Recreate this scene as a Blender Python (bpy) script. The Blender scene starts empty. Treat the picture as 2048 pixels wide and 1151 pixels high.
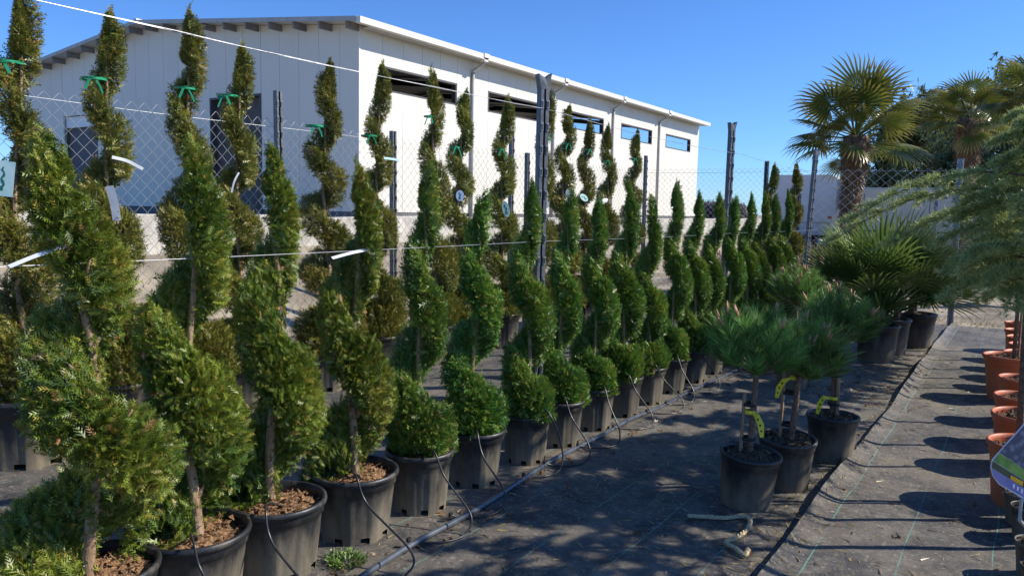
import bpy, math, random
import numpy as np
from mathutils import Vector, Matrix, Quaternion

# ------------------------------------------------------------------ camera, sky, sun, exposure
SC = bpy.context.scene
COL = SC.collection
F, CX, CY, CH = 1540.0, 1024.0, 575.5, 1.6            # photo focal length in px, centre, camera height
YAW, PITCH, ROLL = math.radians(33.6), math.radians(5.8), math.radians(1.2)
fwd = Vector((-math.sin(YAW)*math.cos(PITCH), math.cos(YAW)*math.cos(PITCH), -math.sin(PITCH)))
r0 = Vector((math.cos(YAW), math.sin(YAW), 0)); u0 = r0.cross(fwd)
right = r0*math.cos(ROLL) + u0*math.sin(ROLL); up = right.cross(fwd)
cam_d = bpy.data.cameras.new('camera'); cam = bpy.data.objects.new('camera', cam_d); COL.objects.link(cam)
cam_d.sensor_width = 36; cam_d.lens = F/2048*36; cam_d.clip_end = 6000; cam_d.clip_start = 0.05
m = Matrix.Identity(4)
for i in range(3):
    m[i][0], m[i][1], m[i][2] = right[i], up[i], -fwd[i]
m[0][3], m[1][3], m[2][3] = 0, 0, CH
cam.matrix_world = m
SC.camera = cam

SUN_EL, SUN_AZ = math.radians(36), math.radians(54)    # azimuth clockwise from +Y
world = bpy.data.worlds.new('World'); SC.world = world; world.use_nodes = True
wn = world.node_tree.nodes; wl = world.node_tree.links
bg = wn['Background']; sky_n = wn.new('ShaderNodeTexSky'); sky_n.sky_type = 'NISHITA'; sky_n.sun_disc = False
sky_n.sun_elevation = SUN_EL; sky_n.sun_rotation = SUN_AZ
sky_n.air_density = 1.0; sky_n.dust_density = 0.1; sky_n.ozone_density = 4.0; sky_n.altitude = 600
tint = wn.new('ShaderNodeMixRGB'); tint.blend_type = 'MULTIPLY'; tint.inputs[0].default_value = 1; tint.inputs[2].default_value = (.52, .80, 1.22, 1)   # camera white balance
wl.new(sky_n.outputs[0], tint.inputs[1]); wl.new(tint.outputs[0], bg.inputs[0]); bg.inputs[1].default_value = 0.11
sd = bpy.data.lights.new('sun', 'SUN'); sun = bpy.data.objects.new('sun', sd); COL.objects.link(sun)
sd.energy = 4.6; sd.angle = math.radians(0.53); sd.color = (1, .93, .82)
sdir = Vector((math.sin(SUN_AZ)*math.cos(SUN_EL), math.cos(SUN_AZ)*math.cos(SUN_EL), math.sin(SUN_EL)))
sun.rotation_euler = sdir.to_track_quat('Z', 'Y').to_euler()
vs = SC.view_settings; vs.view_transform = 'Standard'; vs.look = 'None'; vs.gamma = 1; vs.use_curve_mapping = False
vs.exposure = 0.45

# ------------------------------------------------------------------ pixel helpers (a pixel only gives a direction)
def ray(px, py): return fwd + right*((px-CX)/F) - up*((py-CY)/F)
def onx(px, py, x):
    d = ray(px, py); return Vector((0, 0, CH)) + d*(x/d.x)
def ony(px, py, y):
    d = ray(px, py); return Vector((0, 0, CH)) + d*(y/d.y)
def onz(px, py, z=0.0):
    d = ray(px, py); return Vector((0, 0, CH)) + d*((z-CH)/d.z)

# ------------------------------------------------------------------ materials
def mat(name, c1, c2=None, scale=8.0, rough=.7, bump=0.0, bscale=None, metal=0.0, spec=.5, detail=6, rnd=0.0, lo=.35, hi=.65, stretch=None):
    M = bpy.data.materials.new(name); M.use_nodes = True
    n = M.node_tree.nodes; l = M.node_tree.links; p = n['Principled BSDF']
    p.inputs['Roughness'].default_value = rough; p.inputs['Metallic'].default_value = metal
    p.inputs['Specular IOR Level'].default_value = spec
    tc = n.new('ShaderNodeTexCoord'); co = tc.outputs['Object']
    if stretch:
        mp = n.new('ShaderNodeMapping'); mp.inputs['Scale'].default_value = stretch; l.new(co, mp.inputs[0]); co = mp.outputs[0]
    out = None
    if c2 is not None:
        t = n.new('ShaderNodeTexNoise'); t.inputs['Scale'].default_value = scale; t.inputs['Detail'].default_value = detail
        l.new(co, t.inputs['Vector'])
        r = n.new('ShaderNodeValToRGB'); r.color_ramp.elements[0].position = lo; r.color_ramp.elements[1].position = hi
        r.color_ramp.elements[0].color = (*c1, 1); r.color_ramp.elements[1].color = (*c2, 1)
        l.new(t.outputs['Fac'], r.inputs[0]); out = r.outputs[0]
    if rnd:
        oi = n.new('ShaderNodeObjectInfo'); hs = n.new('ShaderNodeHueSaturation')
        mr = n.new('ShaderNodeMapRange'); mr.inputs[3].default_value = 1-rnd; mr.inputs[4].default_value = 1+rnd
        l.new(oi.outputs['Random'], mr.inputs[0]); l.new(mr.outputs[0], hs.inputs['Value'])
        if out: l.new(out, hs.inputs['Color'])
        else: hs.inputs['Color'].default_value = (*c1, 1)
        out = hs.outputs[0]
    if out: l.new(out, p.inputs['Base Color'])
    else: p.inputs['Base Color'].default_value = (*c1, 1)
    if bump:
        t2 = n.new('ShaderNodeTexNoise'); t2.inputs['Scale'].default_value = bscale or scale*3; t2.inputs['Detail'].default_value = 5
        l.new(co, t2.inputs['Vector'])
        b = n.new('ShaderNodeBump'); b.inputs['Strength'].default_value = bump; b.inputs['Distance'].default_value = .02
        l.new(t2.outputs['Fac'], b.inputs['Height']); l.new(b.outputs[0], p.inputs['Normal'])
    return M

def leaf_mat(name, trans=.3, rough=.42, hue=.012, val=.12, spec=.5):
    M = bpy.data.materials.new(name); M.use_nodes = True
    n = M.node_tree.nodes; l = M.node_tree.links; p = n['Principled BSDF']
    a = n.new('ShaderNodeAttribute'); a.attribute_name = 'Col'
    oi = n.new('ShaderNodeObjectInfo'); hs = n.new('ShaderNodeHueSaturation')
    m1 = n.new('ShaderNodeMapRange'); m1.inputs[3].default_value = .5-hue; m1.inputs[4].default_value = .5+hue
    m2 = n.new('ShaderNodeMapRange'); m2.inputs[3].default_value = 1-val; m2.inputs[4].default_value = 1+val
    l.new(oi.outputs['Random'], m1.inputs[0]); l.new(oi.outputs['Random'], m2.inputs[0])
    l.new(m1.outputs[0], hs.inputs['Hue']); l.new(m2.outputs[0], hs.inputs['Value']); l.new(a.outputs['Color'], hs.inputs['Color'])
    l.new(hs.outputs[0], p.inputs['Base Color']); p.inputs['Roughness'].default_value = rough
    p.inputs['Specular IOR Level'].default_value = spec
    t = n.new('ShaderNodeBsdfTranslucent'); l.new(hs.outputs[0], t.inputs[0])
    mx = n.new('ShaderNodeMixShader'); mx.inputs[0].default_value = trans
    o = n['Material Output']; l.new(p.outputs[0], mx.inputs[1]); l.new(t.outputs[0], mx.inputs[2]); l.new(mx.outputs[0], o.inputs[0])
    return M

def pot_mat(name, base, dust, z0=0.0, z1=.35, rough=.45, amt=.8):
    """moulded plastic with dried mud and lime splashed up from the ground"""
    M = bpy.data.materials.new(name); M.use_nodes = True
    n = M.node_tree.nodes; l = M.node_tree.links; p = n['Principled BSDF']
    tc = n.new('ShaderNodeTexCoord'); sx = n.new('ShaderNodeSeparateXYZ'); l.new(tc.outputs['Object'], sx.inputs[0])
    oi = n.new('ShaderNodeObjectInfo'); ad = n.new('ShaderNodeVectorMath'); ad.operation = 'ADD'
    l.new(tc.outputs['Object'], ad.inputs[0])
    sc = n.new('ShaderNodeVectorMath'); sc.operation = 'SCALE'; sc.inputs[0].default_value = (13, 7, 3); l.new(oi.outputs['Random'], sc.inputs['Scale'])
    l.new(sc.outputs[0], ad.inputs[1])
    mp = n.new('ShaderNodeMapping'); mp.inputs['Scale'].default_value = (1, 1, .35); l.new(ad.outputs[0], mp.inputs[0])
    t = n.new('ShaderNodeTexNoise'); t.inputs['Scale'].default_value = 9; t.inputs['Detail'].default_value = 8; t.inputs['Roughness'].default_value = .65
    l.new(mp.outputs[0], t.inputs['Vector'])
    mr = n.new('ShaderNodeMapRange'); mr.inputs[1].default_value = z1; mr.inputs[2].default_value = z0; l.new(sx.outputs['Z'], mr.inputs[0])
    mu = n.new('ShaderNodeMath'); mu.operation = 'MULTIPLY_ADD'; l.new(mr.outputs[0], mu.inputs[0]); mu.inputs[1].default_value = .42; l.new(t.outputs['Fac'], mu.inputs[2])
    r = n.new('ShaderNodeValToRGB'); r.color_ramp.elements[0].position = .56; r.color_ramp.elements[1].position = .96
    r.color_ramp.elements[0].color = (0, 0, 0, 1); r.color_ramp.elements[1].color = (amt, amt, amt, 1); l.new(mu.outputs[0], r.inputs[0])
    mx = n.new('ShaderNodeMixRGB'); l.new(r.outputs[0], mx.inputs[0]); mx.inputs[1].default_value = (*base, 1); mx.inputs[2].default_value = (*dust, 1)
    l.new(mx.outputs[0], p.inputs['Base Color'])
    m3 = n.new('ShaderNodeMapRange'); m3.inputs[3].default_value = rough; m3.inputs[4].default_value = .85; l.new(r.outputs[0], m3.inputs[0]); l.new(m3.outputs[0], p.inputs['Roughness'])
    t2 = n.new('ShaderNodeTexNoise'); t2.inputs['Scale'].default_value = 55; l.new(ad.outputs[0], t2.inputs['Vector'])
    b = n.new('ShaderNodeBump'); b.inputs['Strength'].default_value = .12; b.inputs['Distance'].default_value = .01; l.new(t2.outputs['Fac'], b.inputs['Height']); l.new(b.outputs[0], p.inputs['Normal'])
    return M

def fabric_mat():
    """woven black ground-cover with dust, silt stains and thin green tracer threads every 36 cm"""
    M = bpy.data.materials.new('ground_fabric'); M.use_nodes = True
    n = M.node_tree.nodes; l = M.node_tree.links; p = n['Principled BSDF']
    tc = n.new('ShaderNodeTexCoord'); co = tc.outputs['Object']
    def noise(scale, det=6, rough=.6, vec=co):
        t = n.new('ShaderNodeTexNoise'); t.inputs['Scale'].default_value = scale; t.inputs['Detail'].default_value = det
        t.inputs['Roughness'].default_value = rough; l.new(vec, t.inputs['Vector']); return t.outputs['Fac']
    def ramp(fac, a, b, ca=(0, 0, 0), cb=(1, 1, 1)):
        r = n.new('ShaderNodeValToRGB'); r.color_ramp.elements[0].position = a; r.color_ramp.elements[1].position = b
        r.color_ramp.elements[0].color = (*ca, 1); r.color_ramp.elements[1].color = (*cb, 1); l.new(fac, r.inputs[0]); return r.outputs[0]
    def mix(f, a, b, mode='MIX'):
        x = n.new('ShaderNodeMixRGB'); x.blend_type = mode
        if isinstance(f, float): x.inputs[0].default_value = f
        else: l.new(f, x.inputs[0])
        for i, v in ((1, a), (2, b)):
            if isinstance(v, tuple): x.inputs[i].default_value = (*v, 1)
            else: l.new(v, x.inputs[i])
        return x.outputs[0]
    base = mix(ramp(noise(3.1), .38, .68), (.026, .026, .029), (.085, .081, .078))
    dust = ramp(noise(1.25, 10, .72), .42, .62)
    base = mix(mix(1.0, dust, (.75, .75, .75), 'MULTIPLY'), base, (.225, .190, .140))
    fine = ramp(noise(11, 10, .8), .47, .66)
    base = mix(mix(1.0, fine, (.7, .7, .7), 'MULTIPLY'), base, (.27, .235, .18))
    sp = ramp(noise(48, 4, .6), .57, .68)
    base = mix(mix(1.0, sp, (.6, .6, .6), 'MULTIPLY'), base, (.46, .40, .30))
    # tracer threads
    wob = n.new('ShaderNodeTexNoise'); wob.inputs['Scale'].default_value = .9; l.new(co, wob.inputs['Vector'])
    sx = n.new('ShaderNodeSeparateXYZ'); l.new(co, sx.inputs[0])
    a1 = n.new('ShaderNodeMath'); a1.operation = 'MULTIPLY_ADD'; l.new(wob.outputs['Fac'], a1.inputs[0]); a1.inputs[1].default_value = .05; l.new(sx.outputs['X'], a1.inputs[2])
    a2 = n.new('ShaderNodeMath'); a2.operation = 'ADD'; l.new(a1.outputs[0], a2.inputs[0]); a2.inputs[1].default_value = 36.0+.355
    a3 = n.new('ShaderNodeMath'); a3.operation = 'MODULO'; l.new(a2.outputs[0], a3.inputs[0]); a3.inputs[1].default_value = .36
    a4 = n.new('ShaderNodeMath'); a4.operation = 'LESS_THAN'; l.new(a3.outputs[0], a4.inputs[0]); a4.inputs[1].default_value = .0055
    br = ramp(noise(2.2, 4), .40, .52)
    thr = mix(1.0, a4.outputs[0], br, 'MULTIPLY')
    base = mix(thr, base, (.14, .33, .26))
    l.new(base, p.inputs['Base Color'])
    p.inputs['Roughness'].default_value = .55; p.inputs['Specular IOR Level'].default_value = .5
    # weave + puckers
    w1 = n.new('ShaderNodeTexWave'); w1.inputs['Scale'].default_value = 90; w1.bands_direction = 'X'; l.new(co, w1.inputs['Vector'])
    w2 = n.new('ShaderNodeTexWave'); w2.inputs['Scale'].default_value = 60; w2.bands_direction = 'Y'; l.new(co, w2.inputs['Vector'])
    wv = mix(.5, w1.outputs['Color'], w2.outputs['Color'])
    hh = mix(.9, wv, noise(7, 10, .75))
    b = n.new('ShaderNodeBump'); b.inputs['Strength'].default_value = 1.0; b.inputs['Distance'].default_value = .02; l.new(hh, b.inputs['Height']); l.new(b.outputs[0], p.inputs['Normal'])
    return M

MT = {}
MT['leaf'] = leaf_mat('thuja_leaf', .20)
MT['needle'] = leaf_mat('pine_needle', .30, .42)
MT['palm_leaf'] = leaf_mat('palm_leaf', .22, .33, spec=.5)
MT['bark'] = mat('thuja_bark', (.22, .135, .08), (.40, .27, .165), 30, .85, .5, 60, stretch=(1, 1, .35))
MT['pine_bark'] = mat('pine_bark', (.12, .075, .05), (.24, .16, .11), 40, .9, .8, 70)
MT['soil'] = mat('potting_bark', (.10, .048, .022), (.40, .23, .11), 38, .95, .8, 90)
MT['dark_soil'] = mat('dark_compost', (.06, .04, .025), (.2, .15, .09), 60, .95, .8, 90)
MT['black_pot'] = pot_mat('black_plastic_pot', (.020, .021, .023), (.24, .20, .135), amt=.8)
MT['orange_pot'] = pot_mat('orange_plastic_pot', (.52, .125, .045), (.46, .2, .11), rough=.5, amt=.5)
MT['fabric'] = fabric_mat()
MT['dirt'] = mat('dry_dirt', (.20, .165, .115), (.40, .34, .245), 1.2, .95, .7, 14, detail=10)
MT['concrete'] = mat('rough_concrete', (.36, .34, .29), (.60, .57, .50), 2.6, .92, .6, 24, detail=10)
MT['panel'] = mat('white_panel', (.72, .69, .60), (.68, .65, .56), .5, .5, rnd=.015)
MT['panel_g'] = MT['panel']
MT['roof'] = mat('roof_sheet', (.50, .50, .48), (.58, .58, .56), 2, .5)
MT['trim'] = mat('cream_trim', (.66, .64, .58), (.74, .72, .66), 3, .45)
MT['purlin'] = mat('primed_purlin', (.17, .17, .18), (.24, .24, .25), 5, .6)
MT['steel_dark'] = mat('dark_steel', (.05, .05, .055), (.08, .08, .085), 5, .6)
MT['plinth'] = mat('plinth_paint', (.10, .10, .11), (.15, .15, .15), 4, .8)
MT['door'] = mat('doorway_shade_brown', (.075, .065, .055), (.11, .10, .09), 2, .7)  # brown painted in for the shaded interior seen through the doorway
MT['galv'] = mat('galvanised_steel', (.25, .26, .28), (.42, .43, .45), 40, .45, metal=.6)
MT['galv_dark'] = mat('weathered_post_steel', (.075, .085, .10), (.15, .165, .185), 25, .5, metal=.35)
MT['wire'] = mat('galvanised_wire', (.42, .43, .44), (.56, .56, .56), 60, .38, metal=.45)
MT['hose'] = mat('black_pe_pipe', (.05, .06, .075), (.10, .11, .125), 15, .24, spec=.9)
MT['tube'] = mat('black_micro_tube', (.018, .018, .02), (.04, .04, .04), 30, .35)
MT['green_ribbon'] = mat('green_ribbon', (.015, .30, .13), (.03, .38, .17), 20, .4)
MT['white_tag'] = mat('white_plastic_tag', (.58, .61, .65), (.66, .68, .71), 30, .35)
MT['tag_green'] = mat('pale_green_tag', (.36, .58, .55), (.50, .68, .66), 12, .35)
MT['tag_blue'] = mat('pale_blue_tag', (.42, .54, .74), (.62, .72, .84), 12, .35)
MT['tag_print'] = mat('dark_green_print', (.015, .13, .10), None, rough=.4)
MT['yellow'] = mat('yellow_tag', (.72, .62, .02), (.80, .72, .04), 15, .45)
MT['black_print'] = mat('black_print', (.02, .02, .02), None, rough=.5)
MT['straw'] = mat('straw', (.42, .31, .16), (.60, .47, .27), 30, .9)
MT['deadleaf'] = mat('dead_leaf', (.22, .11, .05), (.34, .19, .09), 20, .8)
MT['rope'] = mat('straw_rope', (.58, .44, .23), (.76, .62, .38), 60, .9, .6, 120)
MT['fibre'] = mat('palm_fibre', (.10, .06, .035), (.22, .14, .085), 20, .95, .8, 40, stretch=(1, 1, .3))
MT['petiole'] = mat('palm_petiole', (.16, .19, .05), (.26, .25, .09), 12, .5)
MT['dead_palm'] = mat('dead_palm_leaf', (.22, .13, .055), (.34, .22, .10), 12, .8)
MT['van_white'] = mat('van_paint', (.47, .44, .37), (.52, .48, .41), 1.5, .3, spec=.5)
MT['van_grey'] = mat('truck_box', (.50, .53, .57), (.56, .59, .62), 1.5, .4)
MT['glass'] = mat('dark_glass', (.02, .025, .03), None, rough=.06, spec=.8)
MT['rubber'] = mat('rubber', (.02, .02, .02), (.035, .035, .035), 20, .85)
MT['pvc'] = mat('grey_pvc', (.34, .34, .32), (.42, .42, .40), 5, .5)
MT['candle'] = mat('pine_candle', (.50, .20, .11), (.62, .33, .20), 60, .7)
MT['bright_white'] = mat('white_board', (.80, .80, .78), None, rough=.5)

# ------------------------------------------------------------------ mesh helpers
class MB:
    def __init__(s): s.v = []; s.f = []
    def quadbox(s, c, sx, sy, sz, rot=None):
        R = rot or Matrix.Identity(3); b = len(s.v); c = Vector(c)
        for x in (-1, 1):
            for y in (-1, 1):
                for z in (-1, 1): s.v.append(c + R @ Vector((x*sx/2, y*sy/2, z*sz/2)))
        for q in ((0, 1, 3, 2), (4, 6, 7, 5), (0, 4, 5, 1), (2, 3, 7, 6), (0, 2, 6, 4), (1, 5, 7, 3)): s.f.append([b+i for i in q])
        return s
    def box(s, x0, x1, y0, y1, z0, z1):
        return s.quadbox(((x0+x1)/2, (y0+y1)/2, (z0+z1)/2), abs(x1-x0), abs(y1-y0), abs(z1-z0))
    def bar(s, a, b, w, h=None):
        a = Vector(a); b = Vector(b); d = b-a; h = h or w
        z = d.normalized(); x = z.orthogonal().normalized(); 
        if abs(z.z) < .99: x = z.cross(Vector((0, 0, 1))).normalized()
        y = z.cross(x)
        R = Matrix((x, y, z)).transposed()
        return s.quadbox((a+b)/2, w, h, d.length, R)
    def tube(s, pts, rad, n=8, caps=True):
        pts = [Vector(p) for p in pts]; N = len(pts); b = len(s.v)
        rr = rad if isinstance(rad, (list, tuple)) else [rad]*N
        t = (pts[1]-pts[0]).normalized(); x = t.orthogonal().normalized()
        for i in range(N):
            t = (pts[min(i+1, N-1)]-pts[max(i-1, 0)]).normalized()
            x = (x - t*x.dot(t)).normalized(); y = t.cross(x)
            for k in range(n):
                a = 2*math.pi*k/n; s.v.append(pts[i] + (x*math.cos(a)+y*math.sin(a))*rr[i])
        for i in range(N-1):
            for k in range(n):
                k2 = (k+1) % n; s.f.append([b+i*n+k, b+i*n+k2, b+(i+1)*n+k2, b+(i+1)*n+k])
        if caps:
            s.f.append([b+k for k in range(n)][::-1]); s.f.append([b+(N-1)*n+k for k in range(n)])
        return s
    def lathe(s, prof, n=48, mod=None, skip=None):
        b = len(s.v)
        for i, (r, z) in enumerate(prof):
            for k in range(n):
                a = 2*math.pi*k/n; q = r*(mod(a, i) if mod else 1); s.v.append(Vector((q*math.cos(a), q*math.sin(a), z)))
        for i in range(len(prof)-1):
            for k in range(n):
                if skip and skip(k, i): continue
                k2 = (k+1) % n; s.f.append([b+i*n+k, b+i*n+k2, b+(i+1)*n+k2, b+(i+1)*n+k])
        return s
    def prism(s, poly, d):
        """poly: list of points, extruded by vector d"""
        b = len(s.v); n = len(poly); d = Vector(d)
        s.v += [Vector(p) for p in poly] + [Vector(p)+d for p in poly]
        s.f.append(list(range(b, b+n))[::-1]); s.f.append(list(range(b+n, b+2*n)))
        for i in range(n): j = (i+1) % n; s.f.append([b+i, b+j, b+n+j, b+n+i])
        return s
    def mesh(s, name, m, smooth=False):
        me = bpy.data.meshes.new(name); me.from_pydata([tuple(v) for v in s.v], [], s.f); me.update()
        if m: me.materials.append(MT[m] if isinstance(m, str) else m)
        if smooth: me.polygons.foreach_set('use_smooth', [True]*len(me.polygons))
        return me
    def build(s, name, m, parent=None, smooth=False):
        return link(name, s.mesh(name, m, smooth), parent)

def link(name, me, parent=None, loc=None, rotz=None, scale=None):
    o = bpy.data.objects.new(name, me); COL.objects.link(o); o.parent = parent
    if loc is not None: o.location = loc
    if rotz is not None: o.rotation_euler = (0, 0, rotz)
    if scale is not None: o.scale = scale if hasattr(scale, '__len__') else (scale,)*3
    return o
def tag(o, label=None, cat=None, group=None, kind=None):
    if label: o['label'] = label
    if cat: o['category'] = cat
    if group: o['group'] = group
    if kind: o['kind'] = kind
    return o
def thing(name, label, cat, loc=(0, 0, 0), rotz=0, group=None):
    o = bpy.data.objects.new(name, None); COL.objects.link(o); o.location = loc; o.rotation_euler = (0, 0, rotz); o.empty_display_size = .1
    return tag(o, label, cat, group)

def np_mesh(name, V, tris, m, col=None, smooth=False):
    me = bpy.data.meshes.new(name); nv = len(V); nf = len(tris)
    me.vertices.add(nv); me.vertices.foreach_set('co', np.ascontiguousarray(V, dtype=np.float32).ravel())
    k = tris.shape[1]
    me.loops.add(nf*k); me.loops.foreach_set('vertex_index', np.ascontiguousarray(tris, dtype=np.int32).ravel())
    me.polygons.add(nf); me.polygons.foreach_set('loop_start', np.arange(0, nf*k, k, dtype=np.int32))
    me.polygons.foreach_set('loop_total', np.full(nf, k, dtype=np.int32))
    if smooth: me.polygons.foreach_set('use_smooth', np.ones(nf, dtype=bool))
    me.update(calc_edges=True)
    if col is not None:
        a = me.attributes.new('Col', 'FLOAT_COLOR', 'POINT')
        c = np.ones((nv, 4), dtype=np.float32); c[:, :3] = col; a.data.foreach_set('color', c.ravel())
    me.materials.append(MT[m] if isinstance(m, str) else m)
    return me

def unit(a): return a/np.maximum(np.linalg.norm(a, axis=-1, keepdims=True), 1e-9)

# spray templates: (T,3,3) triangles in (along, across, normal)
def make_spray(pairs, w=.085, ang=38, ln=.55, curl=.10):
    T = [[(0, -w*.5, 0), (0, w*.5, 0), (1, 0, -curl)]]
    for i in range(pairs):
        u = .10 + .72*i/max(pairs-1, 1); L = ln*(1-.62*u)
        for s in (-1, 1):
            a = math.radians(ang)*s; uu = u + (.05 if s > 0 else 0)
            tip = (uu+L*math.cos(a), L*math.sin(a), -curl*uu-.05*(1 if s > 0 else -1)*0-.03)
            dx, dy = -math.sin(a)*w*.5, math.cos(a)*w*.5
            T.append([(uu-dx, -dy, -curl*uu*uu), (uu+dx, dy, -curl*uu*uu), tip])
    return np.array(T, dtype=np.float32)
SPRAY = make_spray(4, .10, 42, .52); SPRAY_S = make_spray(3, .12); SPRAY_F = make_spray(2, .22, 36, .6)
NEEDLE = np.array([[(0, -.016, 0), (0, .016, 0), (1, 0, 0)]], dtype=np.float32)

def scatter(base, axis, L, tmpl, cbase, ctip, rng, roll=None):
    """place template sprays; returns verts, tris, colours"""
    N = len(base); A = unit(axis); R = rng.normal(size=(N, 3)); B = unit(np.cross(A, R)); C = np.cross(A, B)
    T = tmpl.reshape(-1, 3); k = len(T)
    P = base[:, None, :] + L[:, None, None]*(T[None, :, 0:1]*A[:, None, :] + T[None, :, 1:2]*B[:, None, :] + T[None, :, 2:3]*C[:, None, :])
    t = np.clip(T[:, 0], 0, 1)[None, :, None]
    col = cbase[:, None, :]*(1-t) + ctip[:, None, :]*t
    return P.reshape(-1, 3), np.arange(N*k).reshape(-1, 3), np.clip(col.reshape(-1, 3), .002, 1)

def merge(parts):
    V, Tt, Cc, o = [], [], [], 0
    for v, t, c in parts: V.append(v); Tt.append(t+o); Cc.append(c); o += len(v)
    return np.concatenate(V), np.concatenate(Tt), np.concatenate(Cc)

# ------------------------------------------------------------------ terrain and setting
def sst(a, b, x):
    t = np.clip((x-a)/(b-a), 0, 1); return t*t*(3-2*t)
def terrain(x, y):
    x = np.asarray(x, float); y = np.asarray(y, float)
    toe = -6.7 - 1.9*sst(14, 24, y)
    top = -9.85
    z = .93*sst(0, 1, (toe-x)/(toe-top)) + .10*sst(10.1, 13, -x)
    far = sst(55, 75, y)
    z = z*(1-far*.6)
    bump = .03*np.sin(x*2.1+y*1.3)+.025*np.sin(x*4.7-y*3.1)+.02*np.sin(y*6.3+x*1.9)
    z = z + bump*(np.clip((-x-6.3)/1.0, 0, 1)+np.clip((y-13.6)/2, 0, 1)).clip(0, 1)*np.clip((120-y)/60, 0, 1)
    return z - .012
xs = np.concatenate([[-3000, -1200, -500, -200, -100, -60], np.arange(-50, -12, 1.0), np.arange(-12, 4, .22), np.arange(4, 30, 1.5), [40, 80, 200, 600, 1500, 3000]])
ys = np.concatenate([[-1500, -300, -60, -15], np.arange(-5, 12, .5), np.arange(12, 26, .22), np.arange(26, 70, .9), [80, 100, 140, 250, 600, 1500, 4000]])
X, Y = np.meshgrid(xs, ys); Z = terrain(X, Y)
V = np.stack([X, Y, Z], -1).reshape(-1, 3); nx, ny = len(xs), len(ys)
ii = (np.arange(ny-1)[:, None]*nx + np.arange(nx-1)[None, :]).ravel()
Q = np.stack([ii, ii+1, ii+nx+1, ii+nx], -1)
tag(link('ground', np_mesh('ground', V, Q, 'dirt', smooth=True)), kind='structure')

rng0 = np.random.default_rng(5)
def vnoise(x, y, s, seed):
    r = np.random.default_rng(seed); out = 0
    for k in range(5):
        a = r.uniform(0, 6.28); f = r.uniform(.7, 1.5)/s; out = out + np.sin((x*math.cos(a)+y*math.sin(a))*f*6.28+r.uniform(0, 6.28))
    return out/5
def hfab(x, y):
    return np.where(x > -.84, .010, .004) + .006 + .0045*vnoise(x, y, .55, 3) + .0025*vnoise(x, y*2.2, .22, 4) + np.where((x > -.845) & (x < -.735), .05*np.clip(1-(x+.845)/.11, 0, 1)**1.6, 0)
def fabric(name, x0, x1, y0, y1, lip=0, zoff=.004):
    xa = np.arange(x0, x1+.001, .035); 
    if lip: xa = np.concatenate([x0+np.array([0, .006, .014, .024]), np.arange(x0+.035, x1+.001, .035)])
    ya = np.arange(y0, y1+.001, .04)
    X, Y = np.meshgrid(xa, ya)
    Z = zoff + .006 + .0045*vnoise(X, Y, .55, 3) + .0025*vnoise(X, Y*2.2, .22, 4)
    if lip:
        e = np.clip(1-(X-x0)/.11, 0, 1); lift = (.045+.012*np.sin(Y*1.7)+.010*np.sin(Y*4.1+1))
        Z = Z + lift*e**1.6 + .004*np.sin(X*9+2.2*np.sin(Y*1.9))*np.sin(Y*7.1)
        X = X + .012*np.sin(Y*1.1)*np.clip(1-(X-x0)/.3, 0, 1)
    else:
        Z = np.maximum(Z, .003)
    V = np.stack([X, Y, Z], -1).reshape(-1, 3); nx, ny = len(xa), len(ya)
    ii = (np.arange(ny-1)[:, None]*nx + np.arange(nx-1)[None, :]).ravel()
    return tag(link(name, np_mesh(name, V, np.stack([ii, ii+1, ii+nx+1, ii+nx], -1), 'fabric', smooth=True)), kind='structure')
fabric('ground_fabric', -5.65, -.74, -.5, 13.15)
fabric('path_fabric', -.845, 2.6, .5, 13.25, lip=1, zoff=.010)

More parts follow.
